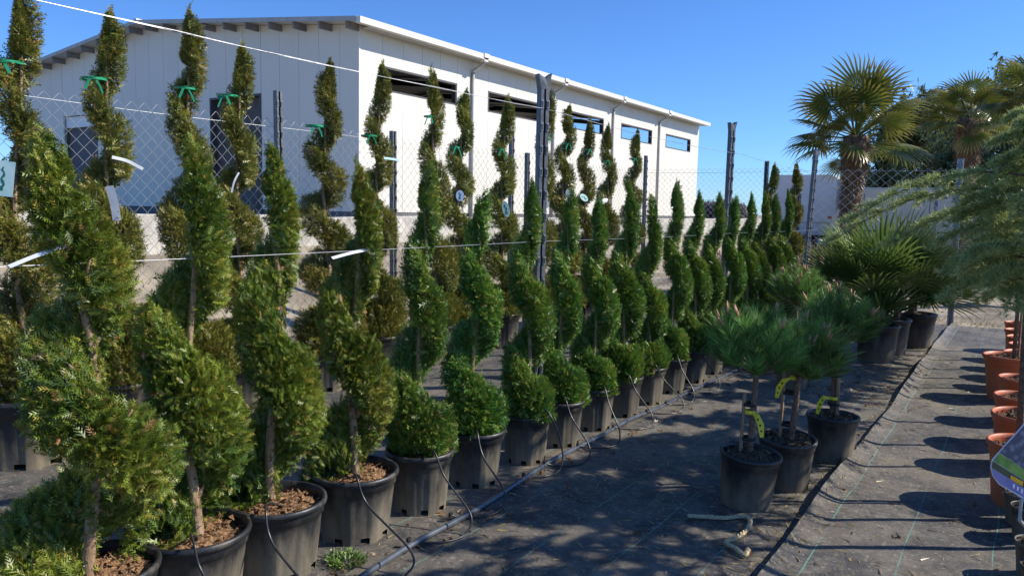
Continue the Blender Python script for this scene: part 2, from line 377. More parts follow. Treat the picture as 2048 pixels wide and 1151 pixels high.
# ------------------------------------------------------------------ warehouse
def warehouse():
    XB, YB, YE, ZB = -18.81, 18.87, 50.62, 1.42
    XR, XW = -30.8, -42.8
    EZ = 7.52; SL = (8.82-EZ)/(18.3-30.8)    # roof underside height along x
    def zr(x): return EZ + (8.82-EZ)*(1-abs(x-XR)/12.5)
    t = thing('warehouse', 'long white panelled warehouse with low pitched roof behind the chain link fence', 'building', (XB, YB, 0))
    o = Vector((XB, YB, 0))
    def P(mb, name, m, parent=t, smooth=False):
        mb.v = [Vector(v)-o for v in mb.v]; return mb.build(name, m, parent, smooth)
    th = .10; g = .007
    # long wall: panels, with the window band left open
    wins = [(20.0, 24.12), (26.25, 30.37), (32.5, 36.62), (38.75, 42.87), (45.0, 49.12)]
    WZ0, WZ1 = 5.62, 6.40
    ed = [YB+.02, 20.0]; y = 20.0
    while y < 49.1: y += 6.25/6; ed.append(round(y, 4))
    ed[-1] = 49.12 if abs(ed[-1]-49.12) < .3 else ed[-1]
    ed += [49.9, YE]
    ed = sorted(set(ed))
    for a, b in zip(ed[:-1], ed[1:]):
        mid = (a+b)/2; inw = any(w0 < mid < w1 for w0, w1 in wins)
        zt = zr(XB)-.02
        if inw:
            P(MB().box(XB-th, XB, a+g, b-g, ZB, WZ0), 'wall_panel', 'panel'); P(MB().box(XB-th, XB, a+g, b-g, WZ1, zt), 'wall_panel', 'panel')
        else:
            P(MB().box(XB-th, XB, a+g, b-g, ZB, zt), 'wall_panel', 'panel')
    P(MB().box(XB-th-.03, XB-.05, YB+.02, YE, ZB, WZ0-.01).box(XB-th-.03, XB-.05, YB+.02, YE, WZ1+.01, zr(XB)-.03), 'wall_core', 'pvc')
    for w0, w1 in wins:
        mb = MB(); q = .05
        mb.box(XB-.20, XB+.012, w0-.02, w0+q, WZ0, WZ1).box(XB-.20, XB+.012, w1-q, w1+.02, WZ0, WZ1)
        mb.box(XB-.20, XB+.014, w0-.02, w1+.02, WZ0-.03, WZ0+.02).box(XB-.20, XB+.014, w0-.02, w1+.02, WZ1-.05, WZ1+.02)
        P(mb, 'window_frame', 'steel_dark')
    # gable facing the nursery, about one metre wide panels
    D = [(-26.85, -23.8, 5.63), (-38.04, -35.1, 5.50)]
    ge = [XB]; x = XB-.12+.02
    ge = [XB-.02]
    x = -19.71
    while x > XW: ge.append(x); x -= 1.02
    ge.append(XW)
    for b, a in zip(ge[:-1], ge[1:]):
        segs = [(a, b, ZB)]
        for d0, d1, dz in D:
            ns = []
            for (p, q, z) in segs:
                if q <= d0 or p >= d1: ns.append((p, q, z)); continue
                if p < d0: ns.append((p, d0, z))
                if q > d1: ns.append((d1, q, z))
                ns.append((max(p, d0), min(q, d1), dz))
            segs = ns
        for p, q, z in segs:
            if q-p < .03: continue
            pts = [(p+g, YB, z), (q-g, YB, z), (q-g, YB, zr(q-g)-.01)]
            if p < XR < q: pts.append((XR, YB, zr(XR)-.01))
            pts.append((p+g, YB, zr(p+g)-.01))
            P(MB().prism(pts, (0, th, 0)), 'gable_panel', 'panel')
    core = [(XB-.06, YB+.05, ZB), (XB-.06, YB+.05, zr(XB)-.05), (XR, YB+.05, zr(XR)-.05), (XW, YB+.05, zr(XW)-.05), (XW, YB+.05, ZB)]
    mb = MB()
    # core only between doors and above
    def slab(a, b, z): mb.prism([(a, YB+.05, z), (b, YB+.05, z), (b, YB+.05, zr(b)-.05)] + ([(XR, YB+.05, zr(XR)-.05)] if a < XR < b else []) + [(a, YB+.05, zr(a)-.05)], (0, .08, 0))
    slab(-23.8, XB-.06, ZB); slab(-26.85, -23.8, 5.65); slab(-35.1, -26.85, ZB); slab(-38.04, -35.1, 5.52); slab(XW, -38.04, ZB)
    P(mb, 'gable_core', 'pvc')
    P(MB().box(XB-.03, XB+.02, YB-.02, YB+.05, ZB, zr(XB)), 'corner_trim', 'trim')
    # doors
    P(MB().box(-26.85, -23.8, YB+.25, YB+.31, 1.0, 5.63), 'doorway_shade_panel', 'door')  # added panel, its colour stands for the dim interior of the open doorway
    P(MB().box(-26.86, -26.78, YB-.02, YB+.30, 1.0, 5.66).box(-23.87, -23.79, YB-.02, YB+.30, 1.0, 5.66).box(-26.78, -23.87, YB-.02, YB+.30, 5.58, 5.66), 'door_frame', 'steel_dark')
    P(MB().box(-38.04, -35.1, YB+.25, YB+.31, 1.0, 4.95), 'roller_door', 'plinth')
    P(MB().box(-38.0, -35.14, YB+.10, YB+.2, 4.97, 5.47), 'roller_box', 'bright_white')
    # plinth
    P(MB().box(XB-.2, XB-.03, YB+.02, YE, .5, ZB).box(-23.8, XB-.03, YB+.03, YB+.2, .5, ZB).box(-35.1, -26.85, YB+.03, YB+.2, .5, ZB).box(XW, -38.04, YB+.03, YB+.2, .5, ZB), 'plinth', 'plinth')
    # far long wall, frames, floor
    P(MB().box(XW-.1, XW, YB+.15, YE, .5, zr(XW)-.04), 'rear_wall', 'panel')
    P(MB().box(XW, XB-.2, YB+.3, YE, .9, 1.0), 'floor_slab', 'concrete')
    for k in range(5):
        yy = 25.2+6.25*k; mb = MB()
        mb.bar((XB-.35, yy, 1), (XB-.35, yy, zr(XB)-.3), .25).bar((XW+.35, yy, 1), (XW+.35, yy, zr(XW)-.3), .25)
        mb.bar((XB-.35, yy, zr(XB)-.45), (XR, yy, zr(XR)-.35), .2, .3).bar((XW+.35, yy, zr(XW)-.45), (XR, yy, zr(XR)-.35), .2, .3)
        P(mb, 'portal_frame', 'steel_dark')
    # roof: two slopes, fascia, purlins
    Y0, Y1 = 18.23, 50.82; rt = .09
    for s, xe in ((0, -18.28), (1, -43.32)):
        ze = zr(xe)
        P(MB().prism([(xe, Y0, ze), (XR, Y0, zr(XR)), (XR, Y0, zr(XR)+rt), (xe, Y0, ze+rt)], (0, Y1-Y0, 0)), 'roof', 'roof')
        P(MB().prism([(xe, Y0-.03, ze-.03), (XR, Y0-.03, zr(XR)-.03), (XR, Y0-.03, zr(XR)+rt+.03), (xe, Y0-.03, ze+rt+.03)], (0, .027, 0)), 'verge_trim', 'pvc')
    for xe in (XB-.15, XW+.02):
        P(MB().prism([(xe, YB+.2, zr(xe)-.14), (XR, YB+.2, zr(XR)-.14), (XR, YB+.2, zr(XR)-.10), (xe, YB+.2, zr(xe)-.10)], (0, YE-YB-.25, 0)), 'roof_shade_sheet', 'steel_dark')  # added dark sheet, its colour puts shade under the roof behind the windows
    P(MB().tube([(XR, Y0, zr(XR)+rt), (XR, Y1, zr(XR)+rt)], .12, 8), 'ridge_cap', 'roof')
    for s in (-1, 1):
        for k in range(10):
            xx = XR + s*(.55+1.27*k)
            if abs(xx-XR) > 12.3: continue
            P(MB().box(xx-.035, xx+.035, Y0+.06, YB-.01, zr(xx)-.24, zr(xx)-.012), 'purlin', 'purlin')
    # gutter, hoppers and downpipes on the sunny side
    ze = zr(-18.28)
    P(MB().box(-18.29, -18.10, Y0-.02, Y1, ze-.10, ze+.10), 'gutter', 'trim')
    P(MB().box(-18.72, -18.3, YB+.01, YE, ze-.09, ze-.05), 'soffit', 'pvc')
    for yy in (25.1, 31.45, 37.65, 43.85):
        mb = MB(); mb.tube([(XB+.075, yy, ze-.55), (XB+.075, yy, 1.2)], .06, 10)
        mb.tube([(-18.19, yy, ze+.02), (-18.19, yy, ze-.22), (XB+.075, yy, ze-.48), (XB+.075, yy, ze-.6)], .055, 10)
        dp = P(mb, 'downpipe', 'pvc', smooth=True)
        h = MB(); h.v = []; h.prism([(-18.32, yy-.17, ze+.12), (-18.06, yy-.17, ze+.12), (-18.06, yy+.17, ze+.12), (-18.32, yy+.17, ze+.12)], (0, 0, -.16)).prism([(-18.28, yy-.12, ze-.04), (-18.10, yy-.12, ze-.04), (-18.10, yy+.12, ze-.04), (-18.28, yy+.12, ze-.04)], (0, 0, -.14))
        h.v = [Vector(v)-o for v in h.v]; h.build('hopper', 'trim', dp)
warehouse()

# low rough concrete wall on the bank
def low_wall():
    t = thing('concrete_wall', 'low rough concrete wall on the dirt bank below the warehouse', 'wall', (-10, 0, .8))
    r = random.Random(3); y = -3.0
    while y < 58:
        L = r.uniform(2.4, 3.2); h = .62 + r.uniform(-.015, .015)
        if 1.2 < y < 3.4: h += .20
        mb = MB(); n = 7
        for i in range(n):
            a = y + (L-.012)*i/(n-1)-0
            hh = h + r.uniform(-.012, .012)
            mb.v += [Vector((.15, a, -.1)), Vector((.15+r.uniform(-.01, .01), a, hh-.02)), Vector((.12, a, hh)), Vector((-.15, a, hh)), Vector((-.15, a, -.1))]
        for i in range(n-1):
            for k in range(4): mb.f.append([i*5+k, (i+1)*5+k, (i+1)*5+k+1, i*5+k+1])
        mb.f.append([0, 1, 2, 3, 4]); b = (n-1)*5; mb.f.append([b+4, b+3, b+2, b+1, b])
        mb.build('wall_block', 'concrete', t); y += L
low_wall()

# ------------------------------------------------------------------ chain link fences and slotted posts
def chain(L, H, dw, dh, seed, wr=.0021):
    """woven zigzag wires in the local XZ plane"""
    rng = np.random.default_rng(seed); nw = int(L/(dw/2)); nz = int(H/(dh/2)); V = []; T = []; off = 0
    for i in range(nw+1):
        x0 = i*dw/2; k = np.arange(nz+1)
        x = x0 + np.where((k+i) % 2 == 0, dw/4, -dw/4) + rng.normal(0, .0012, nz+1); z = k*dh/2
        z = z + .012*math.sin(x0*1.3)
        y = np.where((k+i) % 2 == 0, .0025, -.0025)
        # extend the tip above the top wire
        P = np.stack([x, y, z], -1)
        d = np.gradient(P, axis=0); d = unit(d); s = np.cross(d, np.array([0, 1., 0])); r = wr
        ring = np.stack([P+s*r, P-s*r*.5+np.array([0, r, 0]), P-s*r*.5-np.array([0, r, 0])], 1).reshape(-1, 3)
        V.append(ring); n = len(P)
        for a in range(3):
            b = (a+1) % 3; j = np.arange(n-1)*3
            T.append(off+np.stack([j+a, j+b, j+3+b, j+3+a], -1))
        off += n*3
    return np.concatenate(V), np.concatenate(T)

def slotted_post(h, w=.075, top_bent=False, slot='galv', name='post'):
    """C-profile vineyard post: web, two flanges, lips, slots with punched hooks"""
    mb = MB(); d = .045; t = .004
    mb.box(-w/2, w/2, -t, 0, -.25, h); 
    for s in (-1, 1):
        mb.box(s*w/2-t/2*(1+s) , s*w/2+t/2*(1-s), -d, -t, -.25, h)
        mb.box(s*(w/2-.014)-.012, s*(w/2-.014)+.010, -d-t, -d, -.25, h)
    mb.box(-.010, .010, -.012, -t, -.25, h)      # stiffening swage
    return mb
def post_thing(name, label, cat, loc, rotz, h, w=.075, lean=(0, 0), group=None, bent=False, m='galv_dark'):
    t = thing(name, label, cat, loc, rotz, group); t.rotation_euler = (lean[0], lean[1], rotz)
    slotted_post(h, w).build('channel', m, t)
    hk = MB().box(-.007, .007, -.0525, -.048, 0, .045); 
    z = .3; r = random.Random(7)
    hm = MB().quadbox((0, 0, 0), .016, .008, .05).mesh('hook', 'galv'); sm = MB().quadbox((0, 0, 0), .007, .004, .036).mesh('slot', 'black_print')
    while z < h-.08:
        for s in (-1, 1):
            link('hook', hm, t, (s*(w/2-.012), -.0525, z)); link('slot', sm, t, (s*(w/2-.012), -.0572, z))
        z += .14
    if bent:
        mb = MB(); mb.prism([(-w/2-.02, -.055, h+.04), (-w/2, -.05, h-.05), (w/2-.01, -.05, h-.05), (w/2+.012, -.055, h+.05), (0, -.05, h+.015)], (0, .05, 0))
        mb.build('battered_top', m, t)
    return t

def side_fence():
    XF = -6.0; t = thing('chain_link_fence', 'long galvanised chain link fence between the tall thujas and the bank', 'fence', (XF, -1.2, 0), math.pi/2)
    V, T = chain(14.6, 2.40, .11, .11, 1, .0023)
    V = V + np.array([0, 0, .03]); o = link('chain_mesh', np_mesh('chain_mesh', V, T, 'wire'), t); o['kind'] = 'stuff'
    for z in (.12, .85, 2.33):
        pts = [(x, .004*math.sin(x*3), z+.006*math.sin(x*1.7+z)) for x in np.linspace(0, 14.6, 40)]
        MB().tube(pts, .0019, 5).build('tension_wire', 'wire' if z > 2 else 'galv_dark', t)
side_fence()
def end_fence():
    t = thing('chain_link_fence', 'chain link fence closing the far end of the nursery beds', 'fence', (-6.0, 13.45, 0))
    V, T = chain(2.85, 2.40, .105, .105, 2, .0026); V = V+np.array([0, 0, .03]); link('chain_mesh', np_mesh('chain_mesh', V, T, 'wire'), t)['kind'] = 'stuff'
    V, T = chain(7.0, 2.38, .165, .15, 3, .0034); V = V+np.array([2.9, 0, .03]); link('chain_mesh', np_mesh('chain_mesh', V, T, 'wire'), t)['kind'] = 'stuff'
    for z in (.12, 1.2, 2.33):
        MB().tube([(x, .004, z+.006*math.sin(x*1.7+z)) for x in np.linspace(0, 9.9, 30)], .0019, 5).build('tension_wire', 'wire', t)
end_fence()
fp = [(556, 185, 2.66), (785, 264, 2.44), (1022, 264, 2.66), (1053, 307, 2.40), (1290, 312, 2.64)]
nm = ['taller slotted fence post in front of the warehouse door opening', 'slotted fence post standing against the first bay of the white long wall',
      'tall slotted fence post below the second warehouse window', 'short slotted fence post beside the taller one below the second warehouse window', 'slotted corner post where the side fence meets the end fence']
for (px, py, h), lb in zip(fp, nm):
    p = onx(px, py, -6.0+.03); post_thing('fence_post', lb, 'post', (-5.96, p.y, 0), math.pi/2, h, .07, (0, -.012), 'fence posts')
p = ony(1535, 322, 13.42); post_thing('fence_post', 'thin dark fence post of the end fence behind the last spiral thujas', 'post', (p.x, 13.42, 0), 0, p.z, .07, group='fence posts')
p = ony(1918, 318, 13.42); post_thing('fence_post', 'pale galvanised fence post of the end fence beside the fan palm pots', 'post', (-.87, 13.42, 0), 0, p.z, .085, (0, -.012), 'fence posts', m='galv')
p = ony(1601, 357, 15.6); post_thing('fence_post', 'short grey post beyond the end fence in front of the parked truck', 'post', (p.x, 15.6, 0), 0, p.z, .075, group='fence posts')
p = ony(1877, 352, 15.6); post_thing('fence_post', 'short grey post beyond the end fence beside the cream van', 'post', (p.x, 15.6, 0), 0, p.z, .075, group='fence posts', m='galv')

# support posts and wires of the hose-side row
XP = -2.61
ang = math.radians(62)
sp = []
for (px, py, lb, ln) in ((1076, 152, 'tall slotted support post with battered top standing inside the hose-side row', 0), (1442, 242, 'tall slotted support post in the hose-side row against open sky', .006), (1620, 300, 'leaning slotted support post at the fan palm end of the hose-side row', .05)):
    p = onx(px, py, XP); q = onx(px-(2 if ln < .01 else 18), py+400, XP)
    XQ = XP if px < 1200 else -2.74
    y = onx(px-2, py+400, XQ).y if ln < .02 else onx(1602, 567, XQ).y; p = onx(px, py, XQ)
    sp.append((XQ, y, p.z)); post_thing('support_post', lb, 'post', (XQ, y, 0), ang, p.z-.03, .064, (0, ln), 'support posts', True)
def wire(label, z, ys, sag, r=.0011, x=-2.575, twin=False, name='training_wire'):
    t = thing(name, label, 'wire', (x, ys[0], z))
    for k in range(2 if twin else 1):
        pts = []
        for a, b in zip(ys[:-1], ys[1:]):
            for u in np.linspace(0, 1, 14)[:-1]: pts.append((.006*k*math.sin((a+u*(b-a))*9), a+u*(b-a)-ys[0], -sag*4*u*(1-u)+k*.0035*math.cos((a+u*(b-a))*4)))
        pts.append((0, ys[-1]-ys[0], 0))
        MB().tube(pts, r, 6).build('strand', 'galv' if twin else 'wire', t)
wire('upper galvanised wire strung between the support posts at their tops', 2.235, [-.5, sp[0][1], sp[1][1], sp[2][1]], .03, twin=True)
wire('lower galvanised wire strung across the spiral thuja trunks', 1.403, [-.5, sp[0][1], sp[1][1], sp[2][1]], .008)

# ------------------------------------------------------------------ pots
def pot_meshes(r, h, rb, key, m, ribs=8, seg=96, style='thuja'):
    """returns (body mesh, rim mesh); open at the top, fluted below the shoulder, drain notches at the foot"""
    rows = []
    for i in range(9): rows.append((rb+(r*.93-rb)*i/8*.86, h*.80*i/8))
    def flute(a, i):
        if i > 8 or style == 'round': return 1
        s = .5+.5*math.cos(a*ribs); d = max(0, s-.25)/.75
        depth = .045 if i < 7 else (.03 if i == 7 else 0)
        return 1-depth*min(1, d*2.2)
    prof = rows + [(r*.945, h*.815), (r*.955, h*.93)]
    inner = [(r*.905, h*.93), (r*.86, h*.70)]
    mb = MB(); mb.lathe(prof, seg, flute, skip=(lambda k, i: i == 0 and (k % (seg//ribs)) < 4 and style == 'thuja'))
    mb.lathe(inner, seg)
    mb.lathe([(rb*.2, .006), (rb*.97, .006)], seg)
    body = mb.mesh('pot_'+key, m, True)
    mb = MB(); mb.lathe([(r*.955, h*.915), (r*1.0, h*.92), (r*1.012, h*.955), (r*1.0, h*.99), (r*.965, h), (r*.925, h*.992), (r*.905, h*.925)], seg)
    rim = mb.mesh('rim_'+key, m, True)
    return body, rim
def soil_mesh(r, z, key, m, seed, chips=260, mound=.02):
    rng = np.random.default_rng(seed); V = [(0, 0, z+mound)]; F_ = []; n = 26; rings = 7
    for i in range(1, rings+1):
        for k in range(n):
            a = 2*math.pi*(k+.5*(i % 2))/n; q = r*i/rings
            V.append((q*math.cos(a), q*math.sin(a), z+mound*(1-(i/rings)**2)+(rng.normal(0, .006) if i < rings else -.01)))
    for k in range(n): F_.append((0, 1+k, 1+(k+1) % n))
    for i in range(rings-1):
        for k in range(n):
            a = 1+i*n+k; b = 1+i*n+(k+1) % n; F_.append((a, a+n, b+n)); F_.append((a, b+n, b))
    V = np.array(V); T = np.array(F_)
    q = r*.94*np.sqrt(rng.uniform(0, 1, chips)); a = rng.uniform(0, 6.28, chips)
    c = np.stack([q*np.cos(a), q*np.sin(a), z+.006+mound*(1-(q/r)**2)+rng.uniform(0, .01, chips)], -1)
    d = rng.normal(size=(chips, 3, 3))*np.array([.010, .010, .006])*rng.uniform(.5, 1.7, (chips, 1, 1))
    Vc = (c[:, None, :]+d).reshape(-1, 3)
    return np_mesh('soil_'+key, np.concatenate([V, Vc]), np.concatenate([T, np.arange(chips*3).reshape(-1, 3)+len(V)]), m)

POTS = {}
def pot_kind(key, r, h, rb, m, soilm, style='thuja', soilz=.86, ribs=8):
    b, rm = pot_meshes(r, h, rb, key, m, ribs, style=style)
    POTS[key] = (b, rm, [soil_mesh(r*.89, h*soilz, key+str(s), soilm, s+11) for s in range(3)], h*soilz)
pot_kind('large', .213, .325, .165, 'black_pot', 'soil')
pot_kind('medium', .183, .325, .142, 'black_pot', 'soil')
pot_kind('small', .165, .315, .128, 'black_pot', 'soil')
pot_kind('back', .22, .40, .185, 'black_pot', 'soil')
pot_kind('tub', .30, .42, .25, 'black_pot', 'soil')
pot_kind('pine', .165, .30, .135, 'black_pot', 'dark_soil', style='round', soilz=.90)
pot_kind('palm', .23, .42, .185, 'black_pot', 'dark_soil', style='round', soilz=.9)
pot_kind('orange', .195, .36, .150, 'orange_pot', 'dark_soil', style='round', soilz=.88)
pot_kind('mini', .085, .17, .065, 'black_pot', 'dark_soil', style='round', soilz=.85)
def add_pot(t, key, i, rot=0, tilt=(0, 0)):
    b, rm, s, sz = POTS[key]
    p = link('pot', b, t, rotz=rot); p.rotation_euler = (tilt[0], tilt[1], rot)
    link('rim', rm, p); q = link('soil', s[i % 3], t, rotz=rot*1.7); q.rotation_euler = (tilt[0], tilt[1], rot)
    return sz

# ------------------------------------------------------------------ spiral topiary
def spiral(seed, z0, z1, pitch, Rb, Rt, n, L, pal, tmpl, pw=.9, spire=.15, spr=.05, hz=.33, skirt=0, trunk_r=.017, bend=0.02, stray=.02):
    """foliage mesh + trunk mesh, band at image right (+X) at height z = 0 phase; axes: +X right, -Y front"""
    rng = np.random.default_rng(seed)
    def Rad(z): return Rt + (Rb-Rt)*np.clip(1-(z-z0)/(z1-z0), 0, 1)**pw
    # trunk path
    zz = np.linspace(0, z1-z0, 24); ph = rng.uniform(0, 6.28)
    def tx(z): return bend*np.sin(3.2*(z-z0)/(z1-z0)*2+ph), bend*np.cos(2.5*(z-z0)/(z1-z0)*2+ph*1.7)
    # sample band
    z = rng.uniform(z0-.02, z1-spire*.4, n*3); w = Rad(z); keep = rng.uniform(0, 1, len(z)) < (w/w.max())**1.05
    z = z[keep][:n]; N = len(z); th = -2*np.pi*z/pitch + rng.normal(0, .10, N)
    al = rng.uniform(0, 2*np.pi, N); s = 1-.55*rng.uniform(0, 1, N)**2.2
    lump = 1+.10*np.sin(th*3+z*17+seed)+.09*np.sin(al*3+z*31)+.10*np.sin(th*7-z*23+al*2)*np.cos(th*11+z*37)+rng.normal(0, .05, N)
    rho = .50+.50*s*np.cos(al)*lump; ze = s*np.sin(al)*hz*pitch*lump*(.80+.30*rho)
    R = Rad(z); er = np.stack([np.cos(th), np.sin(th), np.zeros(N)], -1)
    ax, ay = tx(z)
    slope = np.stack([np.sin(th), -np.cos(th), np.zeros(N)], -1)
    pos = np.stack([ax, ay, z+ze], -1) + er*(rho*R)[:, None]
    nrm = er*(np.cos(al)*.5*hz*pitch)[:, None]*2 + np.array([0, 0, 1])*(np.sin(al)*R*.5)[:, None]*2
    nrm = unit(nrm)
    axis = unit(nrm*.8 + er*.45 + np.array([0, 0, .50]) + rng.normal(0, .62, (N, 3)))
    # spire and skirt filling
    def ring(m, za, zb, rad):
        zq = rng.uniform(za, zb, m); a = rng.uniform(0, 6.28, m); q = rad(zq)*np.sqrt(rng.uniform(.1, 1, m)); x, y = tx(zq)
        e = np.stack([np.cos(a), np.sin(a), np.zeros(m)], -1); return np.stack([x, y, zq], -1)+e*q[:, None], unit(e*.6+np.array([0, 0, 1.0])+rng.normal(0, .3, (m, 3)))
    P, A = [pos], [axis]
    if spire:
        p, a = ring(int(n*.07*spire/.15), z1-spire, z1, lambda q: spr*np.clip((z1-q)/spire+.12, 0, 1)**.7); P.append(p); A.append(a)
        p, a = ring(26, z1-.06, z1+.05, lambda q: .012+0*q); P.append(p); A.append(unit(a*.4+np.array([0, 0, 1.0])))
    if skirt:
        p, a = ring(int(n*.20), z0-.01, z0+skirt, lambda q: Rb*.92*np.sqrt(np.clip(1-((q-z0-skirt*.4)/(skirt*.75))**2, .05, 1))); P.append(p); A.append(unit(a*np.array([1, 1, .6])))
    P = np.concatenate(P); A = np.concatenate(A); N = len(P)
    P[:, 2] = np.maximum(P[:, 2], z0-.02)
    Ls = L*rng.uniform(.6, 1.25, N); st = rng.uniform(0, 1, N) < stray; Ls[st] *= 1.4
    # real leaf colours: fresh, deep, olive and bronze sprays, in patches
    g1, g2, g3, g4 = [np.array(c) for c in pal]
    pa = .5+.5*np.sin(P[:, 2]*9+seed)*np.cos(np.arctan2(P[:, 1], P[:, 0])*2+P[:, 2]*5)
    u = rng.uniform(0, 1, N); wgt = np.clip(.55*pa+.6*(u-.3), 0, 1)[:, None]
    cb = g2*(1-wgt)+g1*wgt; br = (rng.uniform(0, 1, N) < .10+.25*pa**3)[:, None]
    tipc = np.where(br, g3, cb*1.25); rr = (rng.uniform(0, 1, N) < .02)[:, None]; tipc = np.where(rr, g4, tipc); cb = np.where(rr, g4*.8, cb)
    cb = cb*rng.uniform(.75, 1.2, (N, 1)); 
    V, T, C = scatter(P-A*(Ls*.65)[:, None], A, Ls, tmpl, cb*.9, tipc, rng)
    fm = np_mesh('thuja_foliage', V, T, 'leaf', C)
    # trunk and a few bare limbs running out into the band
    zq = np.linspace(0, z1-.03, 26); x, y = tx(np.maximum(zq, z0))
    mb = MB(); mb.tube([(a, b, c) for a, b, c in zip(x, y, zq)], [trunk_r*(1-.8*(c/z1)**1.2)+.002 for c in zq], 9)
    for i in range(int((z1-z0)/pitch*7)):
        zb = rng.uniform(z0+.05, z1-.3); t = -2*np.pi*(zb+.05)/pitch + rng.normal(0, .5); q = Rad(zb)*rng.uniform(.5, .85); x0, y0 = tx(zb)
        mb.tube([(x0, y0, zb), (x0+q*.5*math.cos(t), y0+q*.5*math.sin(t), zb+q*.35), (x0+q*math.cos(t), y0+q*math.sin(t), zb+q*.85)], [trunk_r*.42, trunk_r*.3, trunk_r*.14], 6)
    return fm, mb.mesh('thuja_trunk', 'bark', True)

PAL_F = [(.285, .345, .040), (.058, .125, .018), (.46, .38, .06), (.52, .30, .11)]
PAL_G = [(.225, .345, .042), (.046, .125, .024), (.36, .36, .06), (.45, .27, .09)]
PAL_B = [(.290, .285, .042), (.090, .118, .022), (.44, .33, .065), (.45, .24, .08)]

# front row. own shapes for the near ones, shared shapes beyond
front = {}
near = [  # key, seed, pitch, Rb, n, taper
    ('a', 21, .62, .288, 26000, .62), ('b', 22, .72, .27, 25000, .64), ('c', 23, .74, .272, 25000, .74), ('d', 24, .74, .252, 22000, .74)]
for k, sd_, pi_, rb_, n_, pw_ in near:
    front[k] = (spiral(sd_, .27 if k == 'a' else .30, 1.66, pi_, rb_, .045, n_, .043, PAL_F, SPRAY, pw=pw_, spire=.07, spr=.03, hz=.25, trunk_r=.022, bend=.03, stray=.02), pi_)
for k, sd_, pi_, rb_, n_ in (('e', 31, .60, .200, 13000), ('f', 32, .62, .197, 13000), ('g', 33, .60, .195, 13000)):
    front[k] = (spiral(sd_, .31, 1.66, pi_, rb_, .05, n_, .046, PAL_G, SPRAY_S, pw=.72, spire=.10, spr=.03, hz=.262, skirt=.22, trunk_r=.015, bend=.02), pi_)
for k, sd_, pi_, n_ in (('h', 41, .62, 14000), ('i', 42, .74, 14000), ('j', 43, .52, 14000)):
    front[k] = (spiral(sd_, .38, 2.84, pi_, .31, .085, n_, .052, PAL_B, SPRAY_S, pw=1.05, spire=.30, spr=.058, hz=.255, skirt=.34, trunk_r=.020, bend=.03), pi_)

def ordinal(i):
    return ['first', 'second', 'third', 'fourth', 'fifth', 'sixth', 'seventh', 'eighth', 'ninth', 'tenth', 'eleventh', 'twelfth', 'thirteenth', 'fourteenth', 'fifteenth', 'sixteenth', 'seventeenth', 'eighteenth', 'nineteenth', 'twentieth', 'twenty-first', 'twenty-second'][i]
def place_spiral(label, group, x, y, key, zR, pot, i, zs=1.0, rs=1.0, lean=(0, 0)):
    (fm, tm), pitch = front[key]
    t = thing('potted_spiral_thuja', label, 'topiary', (x, y, .008), 0, group)
    add_pot(t, pot, i, rot=(i*1.37) % 6.28)
    view = math.atan2(y, x)                                  # direction away from the camera
    rot = view - math.pi/2 + 2*math.pi*(zR/zs)/pitch
    tr = link('trunk', tm, t, rotz=rot); fo = link('foliage', fm, t, rotz=rot)
    for o in (tr, fo):
        o.scale = (rs, rs, zs); o.rotation_euler = (lean[0], lean[1], rot)
    return t
FR = [  # y, key, zR, pot, height scale, radius scale
    (1.36, 'a', .68, 'large', 1.04, 1.08), (1.75, 'b', .70, 'large', 1.02, 1.0), (2.15, 'c', .73, 'large', 1.04, 1.0), (2.62, 'd', .69, 'large', 1.02, 1.0),
    (3.06, 'e', .98, 'medium', 1.03, 1.0), (3.55, 'f', .98, 'medium', .97, 1.06), (4.06, 'g', .90, 'small', 1.02, 1.0), (4.50, 'e', .92, 'small', .98, .95),
    (4.98, 'f', .86, 'small', .97, 1.0), (5.47, 'g', .86, 'small', 1.05, 1.0), (5.95, 'e', .74, 'small', .99, .95), (6.45, 'f', .94, 'small', 1.07, .95),
    (6.98, 'g', .92, 'small', 1.03, .95), (7.48, 'e', .90, 'small', 1.02, .95), (8.05, 'f', .94, 'small', 1.02, .95), (8.62, 'g', .92, 'small', 1.05, .95), (9.1, 'e', .9, 'small', 1.05, .95),
    (9.65, 'f', .92, 'small', 1.06, .95), (10.2, 'g', .92, 'small', 1.10, 1.0)]
NF = len(FR)
for i, (y, k, zr_, pot, zs, rs) in enumerate(FR):
    x = -2.64 if pot == 'large' else (-2.60 if pot == 'medium' else -2.57)
    place_spiral('green spiral thuja, %s from the fan palm end of the hose-side row' % ordinal(NF-i+1), 'spiral thujas along the hose', x, y, k, zr_, pot, i, zs, rs, (0.0, 0.0) if i else (.03, -.02))
place_spiral('taller slim spiral thuja, first at the fan palm end of the hose-side row', 'spiral thujas along the hose', -2.62, 10.75, 'j', 1.2, 'small', 3, .80, .8)
place_spiral('taller slim spiral thuja, second from the fan palm end of the hose-side row', 'spiral thujas along the hose', -2.85, 10.45, 'h', 1.1, 'small', 4, .79, .75)

